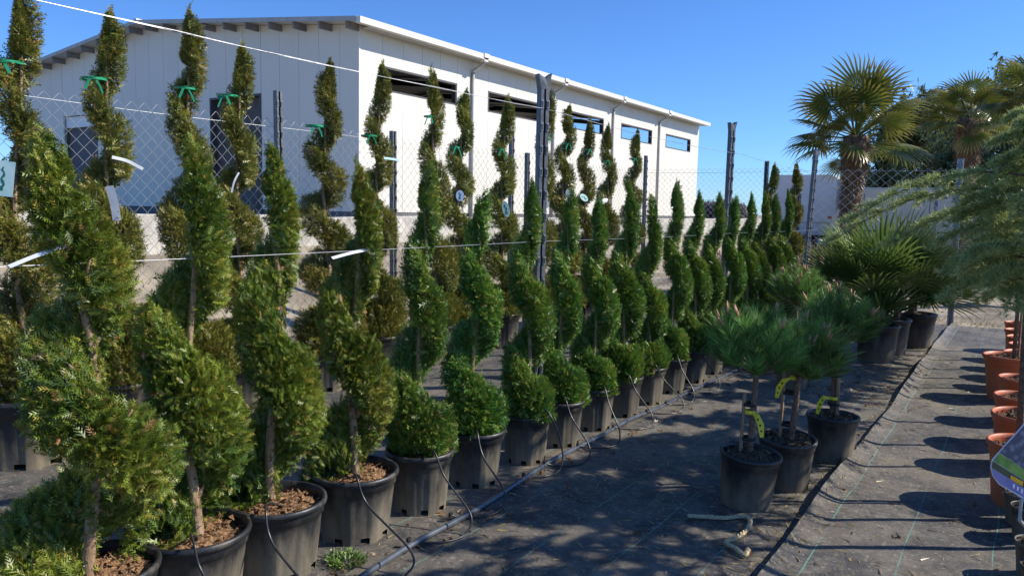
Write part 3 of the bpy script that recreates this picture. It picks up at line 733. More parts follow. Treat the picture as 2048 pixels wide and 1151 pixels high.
BR = [  # px of top, py of top, base y, key, zR, pot, radius scale
    (20, -5, 2.22, 'i', 1.86, 'tub', 1.05), (200, 22, 2.78, 'h', 1.93, 'back', 1.0), (365, 30, 3.35, 'i', 1.83, 'back', 1.0), (446, 85, 3.78, 'h', 1.94, 'back', .95), (632, 120, 4.66, 'j', 1.78, 'back', 1.1),
    (742, 125, 5.30, 'h', 2.0, 'back', .95), (878, 150, 6.10, 'i', 1.73, 'back', .95), (914, 180, 6.55, 'j', 1.85, 'back', 1.0), (1012, 195, 7.35, 'h', 1.97, 'back', 1.0), (1097, 190, 8.2, 'i', 2.0, 'back', .95),
    (1137, 212, 8.75, 'j', 2.0, 'back', 1.0), (1180, 240, 9.34, 'h', 1.92, 'back', .9), (1220, 252, 9.94, 'i', 2.1, 'back', .95), (1275, 262, 10.86, 'j', 1.79, 'back', .95)]
NB = len(BR); BPOS = []
for i, (px, py, y, k, zr_, pot, rs) in enumerate(BR):
    p = onx(px, py, -5.02); h = p.z
    place_spiral('tall bronze-green spiral thuja, %s from the fan palm end of fence-side row' % ordinal(NB-1-i), 'tall spiral thujas along the fence', -5.02, y, k, zr_, pot, i, h/2.86, rs, (0, 0))
    BPOS.append((y, h))
# ------------------------------------------------------------------ mop pines on stems
def pine_meshes(seed, R, zc, shoots=58, per=95, L=.098, trunk_r=.018):
    rng = np.random.default_rng(seed); mb = MB(); base = Vector((0, 0, zc-.20)); P, A, Ls, CB, CT = [], [], [], [], []; cand = []
    ga = math.pi*(3-math.sqrt(5))
    for i in range(shoots):
        u = 1-1.62*(i+.5)/shoots; a = ga*i+rng.normal(0, .2); q = math.sqrt(max(0, 1-u*u))
        d = np.array([q*math.cos(a), q*math.sin(a), u]); rr = R*rng.uniform(.68, 1.0)*np.array([1, 1, .66])
        tip = np.array([0, 0, zc-.04])+d*rr; mid = np.array([0, 0, zc-.16])*.5+tip*.5+np.array([0, 0, -.03+.02*u])
        if i % 2 == 0: mb.tube([base, Vector(mid), Vector(tip)], [.008, .005, .003], 5)
        ax = unit(tip-mid + np.array([0, 0, .10])); t = rng.uniform(0, 1, per)**.8
        pos = mid+(tip-mid)*t[:, None]*1.0
        rad = unit(np.cross(ax, rng.normal(size=(per, 3)))); spread = .95-.45*t
        P.append(pos); A.append(unit(ax*(1-.35*spread)[:, None]+rad*spread[:, None])); Ls.append(L*rng.uniform(.75, 1.2, per))
        c = np.array([.135, .270, .060])*rng.uniform(.6, 1.45)+np.array([.03, .02, 0])*max(u, 0); CB.append(np.tile(c*.8, (per, 1))); CT.append(np.tile(c*1.25, (per, 1)))
        if u > .25 and rng.uniform() < .28: cand.append((tip, ax))
    V, T, C = scatter(np.concatenate(P), np.concatenate(A), np.concatenate(Ls), NEEDLE*np.array([1, 1.3, 1], dtype=np.float32), np.concatenate(CB), np.concatenate(CT), rng)
    fm = np_mesh('pine_needles', V, T, 'needle', C)
    sx, sy = rng.normal(0, .012, 2)
    mb.tube([(0, 0, 0), (sx, sy, zc*.5), (0, 0, zc-.18), (0, 0, zc-.06)], [trunk_r*1.15, trunk_r, trunk_r*.85, trunk_r*.6], 10)
    cms = []
    for tip, ax in cand:
        tip = Vector(tip); ax = Vector(ax); cm = MB()
        for j in range(3):
            o = Vector(rng.normal(0, .010, 3)); cm.tube([tip+o, tip+o+ax*.025, tip+o*1.5+ax*.055], [.006, .007, .002], 6)
        cms.append(cm.mesh('pine_candles', 'candle', True))
    return fm, mb.mesh('pine_trunk', 'pine_bark', True), cms
pv = [pine_meshes(61, .285, .93, 54, 115), pine_meshes(62, .26, .87, 48, 115), pine_meshes(63, .275, .97, 50, 110)]
pines = [((-1.19, 4.17), 0, (.02, .03), .33, 'mop-headed dwarf pine on a twin stem, its black pot beside the straw rope', (.04, .06)),
         ((-1.09, 4.60), 1, (.02, .10), -.4, 'mop-headed dwarf pine with a grey stake, second pot from the straw rope', (.03, .05)),
         ((-.97, 5.30), 2, (0, .01), 1.9, 'mop-headed dwarf pine whose pot touches the fabric seam, third from the straw rope', (0, .01)),
         ((-1.72, 7.35), 2, (0, 0), 3.7, 'mop-headed dwarf pine farthest from the straw rope, behind the other three', (0, 0))]
for (xy, v, ln, rz, lb, tl) in pines:
    t = thing('potted_dwarf_pine', lb, 'pine', (xy[0], xy[1], .010), 0, 'dwarf pines on stems')
    add_pot(t, 'pine', v, rz, tl)
    fm, tm, cm = pv[v]
    for nme, me in [('trunk', tm), ('crown', fm)]+[('bud', c) for c in cm]:
        o = link(nme, me, t); o.rotation_euler = (ln[0], ln[1], rz)
    if v < 2:
        mb = MB().tube([(-.035, -.02, .2), (-.028, -.015, .62 if v == 0 else .72)], .010, 8); mb.build('stake', 'bark', t)
    else:
        MB().tube([(.028, -.01, .2), (.02, -.01, .60)], .012, 8).build('stake', 'bark', t)
    for z in (.36, .55):
        MB().lathe([(.037, z), (.040, z+.008), (.037, z+.018)], 14).build('tie_band', 'rubber', t)
def ribbon_mesh(pts, w, m, thick=.0012, nrm=None):
    """flat strip following pts"""
    mb = MB(); pts = [Vector(p) for p in pts]; N = len(pts); nr = Vector(nrm) if nrm else None
    for i in range(N):
        t = (pts[min(i+1, N-1)]-pts[max(i-1, 0)]).normalized()
        s = t.cross(nr).normalized() if nr else t.cross(Vector((0, 0, 1))).normalized()
        n = s.cross(t).normalized()
        ww = w[i] if isinstance(w, list) else w
        for a, b in ((-1, -1), (1, -1), (1, 1), (-1, 1)): mb.v.append(pts[i]+s*(a*ww/2)+n*(b*thick/2))
    for i in range(N-1):
        for k in range(4): mb.f.append([i*4+k, i*4+(k+1) % 4, (i+1)*4+(k+1) % 4, (i+1)*4+k])
    mb.f.append([0, 1, 2, 3]); b = (N-1)*4; mb.f.append([b+3, b+2, b+1, b])
    return mb
viewn = (.35, -1, 0)
def yellow_tag(lb, x, y, z, d, up_):
    t = thing('yellow_loop_tag', lb, 'tag', (x, y, z), 0, 'yellow tags on the dwarf pines')
    MB().lathe([(.030, -.010), (.032, 0), (.030, .010)], 16).build('loop', 'yellow', t)
    pts = [(.02*d, -.03, 0), (.05*d, -.05, -.015+up_), (.075*d, -.055, -.06+up_), (.085*d, -.06, -.12+up_*.5)]
    s = ribbon_mesh(pts, [.012, .03, .034, .02], 'yellow', nrm=viewn).build('strip', 'yellow', t)
    for k, (a, b) in enumerate(((.058, -.03), (.072, -.06), (.08, -.09))):
        MB().quadbox((a*d, -.0585, b+up_*.8), .008, .002, .011).build('printed_dot', 'black_print', s)
yellow_tag('yellow loop tag hanging on the twin-stemmed dwarf pine', -1.185, 4.165, .53, 1, .01)
yellow_tag('yellow loop tag tied under the crown of the staked dwarf pine', -1.06, 4.60, .66, -1, .0)
yellow_tag('yellow loop tag drooping onto the pot rim of the seam-side dwarf pine', -.97, 5.295, .42, -1, .02)

# ------------------------------------------------------------------ fan palms
def fan_mesh(key, nseg, R, spread, petiole, cb, ct, seed, droop=.25, split=.45, wid=1.0):
    """one fan leaf: petiole along +X then a pleated fan of separate blades"""
    rng = np.random.default_rng(seed); V = []; T = []; C = []
    a0 = math.radians(spread)
    hub = np.array([petiole, 0, 0.0])
    for i in range(nseg):
        a = -a0/2+a0*(i+.5)/nseg; da = a0/nseg/2*wid; Lr = R*(1-.30*(abs(a)/(a0/2))**2)*rng.uniform(.9, 1.06)
        def pt(r, ang, lift): 
            z = lift - droop*R*(r/R)**3*(.6+.4*abs(a)/(a0/2)) + .12*R*math.cos(a)*0; x = r*math.cos(ang)
            return hub+np.array([x, r*math.sin(ang), z - .10*abs(ang)*r*.5])
        m = Lr*split; b = len(V)
        fold = m*math.sin(da)*.55
        V += [pt(.02, a, 0), pt(m, a-da, -fold*.4), pt(m, a, fold), pt(m, a+da, -fold*.4), pt(Lr*.8, a-da*.34, 0), pt(Lr*.8, a+da*.34, 0), pt(Lr, a+rng.normal(0, .02), -.02*R)]
        T += [(b, b+1, b+2), (b, b+2, b+3), (b+1, b+4, b+2), (b+2, b+5, b+3), (b+2, b+4, b+5), (b+4, b+6, b+5)]
        v = rng.uniform(.8, 1.2); c0 = np.array(cb)*v; c1 = np.array(ct)*v
        C += [c0, c0, c0*1.1, c0, c1, c1, c1]
    b = len(V); w = .012*R/.5                                   # petiole as a triangular bar
    for x, ww in ((0, w*1.6), (petiole, w)):
        V += [np.array([x, -ww, -ww*.4]), np.array([x, ww, -ww*.4]), np.array([x, 0, ww*.7])]; C += [np.array(cb)*1.3]*3
    for k in range(3): k2 = (k+1) % 3; T += [(b+k, b+k2, b+3+k2), (b+k, b+3+k2, b+3+k)]
    return np_mesh('fan_'+key, np.array(V), np.array(T), 'palm_leaf', np.array(C))
TF = [fan_mesh('t%d' % i, 30, .66, 270, .66, (.090, .120, .022), (.29, .27, .05), 70+i, .30+.14*i, .42) for i in range(3)]
CF = [fan_mesh('c%d' % i, 22, .44, 150, .38, (.065, .125, .024), (.20, .27, .06), 80+i, .06, .35, .95) for i in range(3)]
DEAD = fan_mesh('dead', 22, .50, 260, .40, (.16, .095, .04), (.26, .17, .08), 90, .9, .4)

def frond_at(parent, me, org, az, el, s, roll=0, name='frond'):
    o = link(name, me, parent, org)
    o.rotation_mode = 'QUATERNION'
    o.rotation_quaternion = Quaternion((0, 0, 1), az) @ Quaternion((0, 1, 0), -el) @ Quaternion((1, 0, 0), roll)
    o.scale = (s, s, s); return o
def windmill_palm(label, base, zc, s, seed, n=34, top=(0, 0), tr=.17):
    r = random.Random(seed); t = thing('windmill_palm', label, 'palm tree', base, 0, 'palm trees beyond the end fence')
    pts = []; rad = []
    for i in range(16):
        u = i/15; pts.append((top[0]*u, top[1]*u, zc*u)); rad.append(tr*(.80+.22*u+.50*math.exp(-((u-.90)/.11)**2)+.05*math.sin(i*2.3)))
    mb = MB().tube(pts, rad, 16); mb.build('trunk', 'fibre', t, True)
    # shaggy fibres and old leaf bases
    rng = np.random.default_rng(seed); N = 2600; u = rng.uniform(.05, 1, N)**.8; a = rng.uniform(0, 6.28, N)
    rr = np.interp(u, np.linspace(0, 1, 16), rad); P = np.stack([top[0]*u+np.cos(a)*rr*.95, top[1]*u+np.sin(a)*rr*.95, zc*u], -1)
    A = np.stack([np.cos(a)*.6, np.sin(a)*.6, -1+rng.normal(0, .5, N)], -1)+rng.normal(0, .25, (N, 3))
    c = np.array([.13, .085, .05])*rng.uniform(.6, 1.8, (N, 1))
    V, T, C = scatter(P, A, rng.uniform(.06, .16, N), NEEDLE*np.array([1, 5, 1], dtype=np.float32), c, c*1.2, rng)
    link('fibre_mat', np_mesh('fibre_mat', V, T, 'needle', C), t)['kind'] = 'stuff'
    ga = 2.39996
    for i in range(n):
        u = i/(n-1); el = math.radians(74-96*u+r.uniform(-14, 14)); az = ga*i+r.uniform(-.2, .2)
        org = (top[0]+.05*math.cos(az), top[1]+.05*math.sin(az), zc-.02+.12*(1-u)-.1*u)
        frond_at(t, TF[i % 3], org, az, el, s*r.uniform(.85, 1.1), r.uniform(-.5, .5))
    for i in range(5):
        az = r.uniform(0, 6.28); frond_at(t, DEAD, (top[0]+tr*.7*math.cos(az), top[1]+tr*.7*math.sin(az), zc-.15-.05*i), az, math.radians(-68-r.uniform(0, 12)), s*.5, r.uniform(-.6, .6), 'dead_frond')
    return t
q = ony(1686, 600, 16.3); tp = ony(1712, 272, 16.3)
windmill_palm('big windmill palm with shaggy trunk standing in front of the cream van', (q.x, 16.3, 0), tp.z, 1.08, 5, 28, (tp.x-q.x, 0), .175)
q = ony(1925, 480, 21); tp = ony(1940, 238, 21)
windmill_palm('smaller windmill palm with orange-brown fruit stalks in front of the weeping conifer', (q.x, 21, 0), tp.z, .88, 8, 24, (tp.x-q.x, 0), .20)
tp = ony(2092, 205, 17)
windmill_palm('windmill palm rising behind the potted cedars', (tp.x, 17, 0), tp.z, .85, 9, 26, (0, 0), .2)

def dwarf_palm(label, x, y, s, seed, n=34, tilt=(0, 0)):
    r = random.Random(seed); t = thing('potted_fan_palm', label, 'fan palm', (x, y, .010), 0, 'potted fan palms')
    sz = add_pot(t, 'palm', seed, r.uniform(0, 6))
    for k in range(3):
        a = r.uniform(0, 6.28); MB().tube([(.05*math.cos(a), .05*math.sin(a), sz-.05), (.09*math.cos(a), .09*math.sin(a), sz+.20)], [.045, .03], 9).build('stem', 'fibre', t, True)
    for i in range(n):
        u = i/(n-1); az = 2.39996*i+r.uniform(-.3, .3); el = math.radians(80-62*u+r.uniform(-8, 8))
        org = (.07*math.cos(az), .07*math.sin(az), sz+.10+.14*r.random())
        frond_at(t, CF[i % 3], org, az, el, s*r.uniform(.8, 1.1), r.uniform(-.7, .7))
dwarf_palm('broad fan palm in a black pot, nearest the dwarf pines', -1.30, 9.32, 1.42, 1, 44)
dwarf_palm('fan palm in a black pot between two other fan palms', -1.26, 9.95, 1.15, 2, 34)
dwarf_palm('fan palm in a black pot closest to the end fence', -1.06, 10.72, 1.12, 3, 30)

# ------------------------------------------------------------------ deodar cedars in orange pots
def cedar_mesh(seed, zs, zt, R, nb=34, long_dir=None, tuft_L=.038):
    rng = np.random.default_rng(seed); mb = MB(); P, A = [], []
    mb.tube([(0, 0, .1), (.01, .012, zs), (0, 0, zs+(zt-zs)*.6), (0, 0, zt-.05)], [.018, .016, .010, .003], 8)
    for i in range(nb):
        u = (i+.5)/nb; z = zs+(zt-zs)*u*.92; az = 2.39996*i+rng.normal(0, .2); Lb = R*(.62+.38*math.sin(math.pi*min(1, u*1.25)))*(1-.60*u**2.2)*rng.uniform(.75, 1.1)
        if long_dir is not None and i in long_dir: az, Lb = long_dir[i]
        d = np.array([math.cos(az), math.sin(az), 0]); pts = []
        for k in range(9):
            v = k/8; pts.append(np.array([0, 0, z])+d*Lb*v+np.array([0, 0, Lb*(.28*v-.52*v*v)]))
        mb.tube(pts, [.006*(1-.85*k/8)+.0012 for k in range(9)], 5)
        pts = np.array(pts)
        for k in range(1, 9):
            for s in (-1, 1, -.6, .6, -1, 1, 0):
                side = np.array([-d[1], d[0], 0])*s; Lt = min(Lb, .6)*.34*(1-.45*k/8)*rng.uniform(.5, 1.2)
                td = unit(d*.7+side*.9+np.array([0, 0, rng.uniform(-.25, .25)])) ; nt = max(2, int(Lt/.022))
                q = np.linspace(.1, 1, nt)[:, None]; tw = pts[k]+td*Lt*q+np.array([0, 0, -.35*Lt])*q*q
                P.append(tw); A.append(np.tile(td, (nt, 1)))
    P = np.concatenate(P); A = np.concatenate(A); m = 10
    Pn = np.repeat(P, m, 0); An = np.repeat(A, m, 0); N = len(Pn)
    ax = unit(An*.7+rng.normal(0, .75, (N, 3))+np.array([0, 0, .25]))
    pc = np.repeat(rng.uniform(0, 1, len(P)), m)[:, None]
    cb = np.array([.23, .31, .10])*(1-pc)+np.array([.54, .58, .22])*pc; cb = cb*rng.uniform(.8, 1.2, (N, 1))
    V, T, C = scatter(Pn+rng.normal(0, .004, (N, 3)), ax, tuft_L*rng.uniform(.7, 1.25, N), NEEDLE*np.array([1, 4.2, 1], dtype=np.float32), cb*.85, cb*1.2, rng)
    return np_mesh('cedar_needles', V, T, 'needle', C), mb.mesh('cedar_trunk', 'pine_bark', True)
CD = [cedar_mesh(101, 1.16, 2.28, .47, 44, {24: (math.radians(176), .98), 28: (math.radians(186), .86), 20: (math.radians(160), .72)}), cedar_mesh(102, 1.15, 2.3, .46, 38), cedar_mesh(103, 1.1, 2.2, .42, 34)]
orange = [(5.08, .09, 0), (5.85, .085, 1), (6.43, .075, 1), (7.18, .08, 2), (8.05, -.01, 2), (8.65, .10, 1), (9.2, .12, 2), (9.75, .09, 1), (10.35, .06, 2), (11.1, .04, 1)]
for i, (y, x, v) in enumerate(orange):
    t = thing('potted_cedar', ('leaning cedar with long side branches in the orange pot beside small black pots' if i == 0 else
              'grey-green cedar in an orange pot, %s from the small black pots' % ordinal(i)), 'cedar', (x, y, .012), 0, 'cedars in orange pots')
    add_pot(t, 'orange', i, i*1.1, (.01*(i % 3), -.02*(i % 2)))
    if i == 4:
        for ch in t.children: 
            if ch.name.startswith('pot') : ch.scale = (1.22, 1.22, 1.12)
            if ch.name.startswith('soil'): ch.scale = (1.22, 1.22, 1.12)
    fm, tm = CD[v]; rz = 0 if i == 0 else i*1.9
    for nme, me in (('trunk', tm), ('crown', fm)):
        o = link(nme, me, t, rotz=rz)
        if i == 0: o.location = (-.03, 0, 0); o.rotation_euler = (0, -.035, 0)
    MB().tube([(.03, .02, .25), (.02, .02, 1.35)], .010, 7).build('stake', 'bark', t)
# slim staked trees beside the path whose stems throw the thin shadows over the fabric
for i, (x, y) in enumerate([(.62, 3.98), (.60, 4.36), (.62, 4.78), (.58, 5.16)]):
    t = thing('potted_cedar', 'slim cedar in a small black pot beside the path, %s from the orange pots' % ordinal(3-i), 'cedar', (x, y, .012), 0, 'slim cedars beside the path')
    add_pot(t, 'pine', i, i)
    fm, tm = CD[2]; link('trunk', tm, t, rotz=i*2.1, scale=(1.15, 1.15, 1.25)); link('crown', fm, t, loc=(0, 0, .35), rotz=i*2.1, scale=(.55, .55, 1.08)); MB().tube([(.035, .03, .2), (.03, .02, 1.5)], .012, 7).build('stake', 'bark', t)

# little black pots and the picture label at the path edge
mini = [(2022, 985), (2036, 1012), (2046, 1082), (2058, 1130)]
for i, (px, py) in enumerate(mini):
    p = onz(px, py, .17); t = thing('small_black_pot', 'small empty-looking black plastic pot, %s from the orange pots' % ordinal(i), 'pot', (p.x+.05, p.y, .012), 0, 'small black pots at the path edge')
    add_pot(t, 'mini', i, i)
def picture_label():
    pz = onz(2046, 1082, .17); y = pz.y+.02; x = pz.x+.09
    d = 2.62
    def at(px, py): 
        r = ray(px, py); return Vector((0, 0, CH))+r*d
    pts = [at(2075, 818), at(2052, 842), at(1984, 918), at(1981, 934), at(1986, 952), at(1998, 968), at(2052, 1000), at(2110, 1000)]
    base = Vector((x, y, 0)); t = thing('plant_picture_label', 'plant picture label with purple foot and yellow print on a grey stick beside orange pot', 'label', base)
    n = (-fwd)*.002
    def loc(P): return [p-base for p in P]
    M = bpy.data.materials.new('label_photo'); M.use_nodes = True; nn = M.node_tree.nodes; l = M.node_tree.links; pb = nn['Principled BSDF']
    tc = nn.new('ShaderNodeTexCoord'); vo = nn.new('ShaderNodeTexVoronoi'); vo.inputs['Scale'].default_value = 42; l.new(tc.outputs['Object'], vo.inputs[0])
    rp = nn.new('ShaderNodeValToRGB'); rp.color_ramp.elements[0].color = (.22, .24, .33, 1); rp.color_ramp.elements[1].color = (.05, .06, .10, 1); l.new(vo.outputs['Distance'], rp.inputs[0]); rp.color_ramp.elements[1].position = .5
    l.new(rp.outputs[0], pb.inputs['Base Color']); pb.inputs['Roughness'].default_value = .35
    MB().prism(loc(pts), -n).build('card', 'white_tag', t)
    def patch(name, P, m, k): MB().prism(loc([p+n*.5*k for p in P]), n*.3).build(name, m, t)
    patch('photo', [at(2075, 822), at(2052, 846), at(1999, 904), at(2050, 938), at(2110, 940)], M, .6)
    patch('photo_grass', [at(1999, 905), at(1986, 920), at(2052, 962), at(2110, 965), at(2110, 941), at(2050, 939)], mat('label_grass', (.10, .22, .03), (.25, .42, .08), 30, .4), .6)
    patch('dark_band', [at(1985, 921), at(1983, 934), at(2052, 978), at(2110, 980), at(2110, 966), at(2052, 963)], mat('label_dark', (.03, .05, .02), (.06, .08, .03), 40, .4), .6)
    patch('purple_band', [at(1983, 935), at(1987, 951), at(1999, 966), at(2052, 996), at(2110, 997), at(2110, 981), at(2052, 979)], mat('label_purple', (.22, .20, .42), None, rough=.4), .6)
    patch('yellow_print', [at(2021, 949), at(2020, 957), at(2044, 971), at(2046, 962)], mat('label_yellow', (.78, .40, .01), None, rough=.4), 1.2)
    for k in range(3):
        a = 2026+8*k; b = 966+5*k; patch('white_print', [at(a, b), at(a-1, b+8), at(a+2, b+10), at(a+3, b+2)], 'bright_white', 1.2)
    s = MB(); s.tube([at(2060, 985)-base-n*2, at(2044, 1000)-base-n*2, at(2041, 1040)-base-n*2, Vector((.0, .0, .14))], .006, 8); s.build('stick', 'pvc', t)
picture_label()

# ------------------------------------------------------------------ irrigation hose, micro tubes
def hose():
    pts = []
    path = [(-2.02, .9), (-2.13, 1.5), (-2.24, 2.1), (-2.30, 2.6), (-2.29, 3.1), (-2.36, 3.7), (-2.40, 4.2), (-2.40, 4.8), (-2.42, 5.3), (-2.38, 5.8), (-2.39, 6.5), (-2.36, 7.2), (-2.34, 8.2), (-2.36, 9.4), (-2.34, 10.8)]
    P = np.array(path); t = np.arange(len(P)); tt = np.linspace(0, len(P)-1, 120)
    xs_ = np.interp(tt, t, P[:, 0]); ys_ = np.interp(tt, t, P[:, 1])
    k = np.ones(9)/9; xs_[4:-4] = np.convolve(xs_, k, 'valid')
    pts = [(x, y, .026+.003*math.sin(y*5)) for x, y in zip(xs_, ys_)]
    tag(MB().tube(pts, .0155, 12).build('irrigation_hose', 'hose', None, True), 'thick black irrigation hose running along the front of the spiral thuja pots', 'hose')
hose()
def bez(P, n=30):
    """Catmull-Rom through points"""
    P = [Vector(p) for p in P]; P = [P[0]*2-P[1]]+P+[P[-1]*2-P[-2]]; out = []
    for i in range(1, len(P)-2):
        for u in np.linspace(0, 1, n//(len(P)-3)+2)[:-1]:
            a, b, c, d = P[i-1], P[i], P[i+1], P[i+2]
            out.append(.5*((2*b)+(c-a)*u+(2*a-5*b+4*c-d)*u*u+(3*b-a-3*c+d)*u**3))
    out.append(P[-2]); return out
rr = random.Random(12)
for i in range(1, 13):
    y, k, zr_, pot, zs, rs = FR[i]; r = {'large': .213, 'medium': .183, 'small': .165}[pot]; x = {'large': -2.64, 'medium': -2.60, 'small': -2.57}[pot]
    hx = np.interp(y, [1.5, 2.6, 3.7, 5.3, 8], [-2.13, -2.30, -2.36, -2.42, -2.34])
    a = math.radians(rr.uniform(-60, -15)); ex, ey = x+r*math.cos(a), y+r*math.sin(a)
    o1 = rr.uniform(.10, .20); dy = rr.uniform(-.12, .06)
    P = [(x+.05, y-.02, .31), (x+r*.6*math.cos(a), y+r*.6*math.sin(a), .355), (ex+.03, ey+dy*.2, .365), (ex+.10, ey+dy*.6, .25), (hx+o1*.9, ey+dy, .10), (hx+o1, ey+dy-.06, .024), (hx+o1*.8, ey+dy-.18, .018), (hx+o1*.3, ey+dy-.26, .022), (hx+.01, ey+dy-.31, .042)]
    t = thing('drip_tube', 'thin drip tube from the hose to the %s thuja from the fan palm end' % ordinal(NF-i+1), 'tube', (hx, ey, 0), 0, 'drip tubes')
    mb = MB().tube([Vector(p)-Vector((hx, ey, 0)) for p in bez(P, 60)], .0052, 7); mb.build('tube', 'tube', t, True)
    MB().quadbox((P[-1][0]-hx, P[-1][1]-ey, .046), .014, .02, .02).build('emitter', 'tube', t)

# ------------------------------------------------------------------ ribbons and plastic labels on the trees
GR = [(20, 125), (190, 158), (374, 178), (458, 192), (632, 252), (742, 272), (862, 233), (912, 295), (1002, 300), (1097, 272), (1135, 288), (1178, 300), (1216, 322), (1268, 318)]
for i, (px, py) in enumerate(GR):
    y, h = BPOS[i]; p = onx(px, py, -5.0)
    t = thing('green_ribbon', 'green ribbon on the tall thuja %s from the fan palm end of its row' % ordinal(NB-1-i), 'ribbon', (-5.02, p.y, p.z), 0, 'green ribbons on the tall thujas')
    r = .055 if i > 5 else .075; r_ = random.Random(i)
    pts = [(r*math.cos(a), r*math.sin(a), .012*math.sin(a+i)) for a in np.linspace(0, 6.0, 22)]
    ribbon_mesh(pts, .012, 'green_ribbon', nrm=None).build('loop', 'green_ribbon', t)
    MB().lathe([(r, -.007), (r+.002, .007)], 24).build('band', 'green_ribbon', t)
    s = 1 if i % 3 else -1
    d = Vector((.5, .8, 0))*s
    pts = [Vector((.05, -.04, 0))+d*a*.055+Vector((0, 0, .01-.07*a*a)) for a in np.linspace(0, 1.2, 7)]
    ribbon_mesh(pts, .011, 'green_ribbon', nrm=(.8, -.5, 0)).build('tail', 'green_ribbon', t)
    ribbon_mesh([Vector((.055, -.05, 0))-d*a*.03+Vector((0, 0, -.07*a)) for a in np.linspace(0, 1, 5)], .016, 'green_ribbon', nrm=(.8, -.5, 0)).build('tail', 'green_ribbon', t)

def strip_label(lb, pix, xpl, w, m='white_tag', print_=False, nrm=(.75, -.66, .1)):
    P = [onx(a, b, xpl) for a, b in pix]; base = P[0]; t = thing('plant_label', lb, 'label', base, 0, 'plastic plant labels')
    pts = bez([p-base for p in P], 14) if len(P) > 2 else [p-base for p in P]
    s = ribbon_mesh(pts, w, m, .0016, nrm=nrm).build('strip', m, t)
    if print_:
        a, b = pts[0], pts[-1]; n = Vector((.75, -.66, .1)).normalized()*.0016; sd_ = (b-a).normalized().cross(n).normalized()
        q = [a.lerp(b, .16+.68*k/8)+n+sd_*.008*math.sin(k*1.9) for k in range(9)]
        ribbon_mesh(q, [.004, .010, .006, .013, .008, .015, .010, .018, .020], 'tag_print', .0012, nrm=(.75, -.66, .1)).build('printed_tree', 'tag_print', s)
strip_label('long white plastic label strip sticking out from the wire beside a bare thuja trunk', [(18, 533), (75, 510), (135, 490)], -2.56, .016, nrm=(.25, -.9, .1))
strip_label('white plastic label strip lying along the lower wire', [(664, 516), (705, 505), (749, 496)], -2.56, .015, nrm=(.25, -.9, .1))
strip_label('white curved label strip sprouting from a tall spiral thuja', [(224, 314), (255, 322), (286, 338)], -4.85, .020)
strip_label('white bent label hanging below the curved label strip', [(218, 372), (228, 405), (234, 441)], -4.85, .05)
strip_label('blue-green printed label at the trunk of the tall thuja in the wide tub', [(9, 322), (6, 355), (3, 392)], -4.75, .11, 'tag_green', True)
strip_label('thin white ribbon label on the tall thuja in front of the dark doorway', [(478, 345), (469, 362), (463, 385)], -4.85, .012)
strip_label('green label strip sticking out of a tall thuja before the fence post', [(768, 316), (785, 318), (800, 321)], -4.85, .02, 'tag_green')
ov = [(920, 380, 920, 402, 'tag_blue', 'pale blue oval label'), (1008, 402, 1016, 434, 'tag_green', 'pale green oval label printed with a dark spiral tree'), (1086, 392, 1096, 416, 'white_tag', 'white label beside the battered support post'), (1134, 378, 1140, 402, 'white_tag', 'narrow white label'), (1160, 390, 1176, 400, 'tag_green', 'round green label'), (1196, 408, 1216, 398, 'white_tag', 'tilted white label'), (1268, 394, 1260, 414, 'tag_blue', 'greyish blue label')]
for k, (a, b, c, d, m, nme) in enumerate(ov):
    P0 = onx(a, b, -4.75); P1 = onx(c, d, -4.75); t = thing('plant_label', nme + ' hanging in the tall thujas', 'label', (P0+P1)/2, 0, 'plastic plant labels')
    n = Vector((.75, -.66, .1)).normalized(); ax = (P1-P0)/2; sd_ = ax.normalized().cross(n).normalized()*(.036 if 'oval' in nme or 'round' in nme else .03)
    poly = [ax*math.cos(q) + sd_*math.sin(q)*(1.15 if abs(math.cos(q)) < .8 else 1) for q in np.linspace(0, 6.283, 17)[:-1]]
    s = MB().prism(poly, n*-.002).build('card', m, t)
    if 'green' in nme or 'blue' in nme:
        q = [ax*(-.6+1.2*j/6)+n*.0012+sd_*.22*math.sin(j*1.8) for j in range(7)]
        ribbon_mesh(q, [.005, .010, .007, .014, .010, .018, .014], 'tag_print', .001, nrm=n).build('printed_tree', 'tag_print', s)

# ------------------------------------------------------------------ straw rope, weed, litter
def rope():
    pix = [(1376, 1033), (1410, 1035), (1450, 1037), (1486, 1034), (1500, 1042), (1492, 1062), (1470, 1078), (1452, 1086), (1470, 1098), (1488, 1112), (1496, 1100)]
    P = [onz(a, b, .02) for a, b in pix]; base = P[4].copy(); base.z = 0; pts = bez([p-base for p in P], 90)
    t = thing('straw_rope', 'frayed plaited straw rope lying curled on the fabric before the pine pot', 'rope', base)
    for s in range(3):
        q = []
        for i, p in enumerate(pts):
            a = i*.9+s*2.094; d = (pts[min(i+1, len(pts)-1)]-pts[max(i-1, 0)]).normalized(); n = d.cross(Vector((0, 0, 1))).normalized()
            q.append(p+n*.006*math.cos(a)*1.3+Vector((0, 0, .007+.006*math.sin(a))))
        MB().tube(q, .0056, 6).build('strand', 'rope', t, True)
    rng = np.random.default_rng(4); N = 160; id_ = rng.integers(len(pts)//2, len(pts), N); B = np.array([pts[i] for i in id_])+rng.normal(0, .012, (N, 3))*np.array([1, 1, .3]); A = rng.normal(0, 1, (N, 3))*np.array([1, 1, .25])
    c = np.array([.55, .43, .25])*rng.uniform(.7, 1.2, (N, 1)); V, T, C = scatter(B, A, rng.uniform(.02, .07, N), NEEDLE*np.array([1, 2.2, 1], dtype=np.float32), c, c, rng)
    V[:, 2] = np.maximum(V[:, 2], .016); link('frayed_ends', np_mesh('frayed_ends', V, T, 'needle', C), t)['kind'] = 'stuff'
rope()
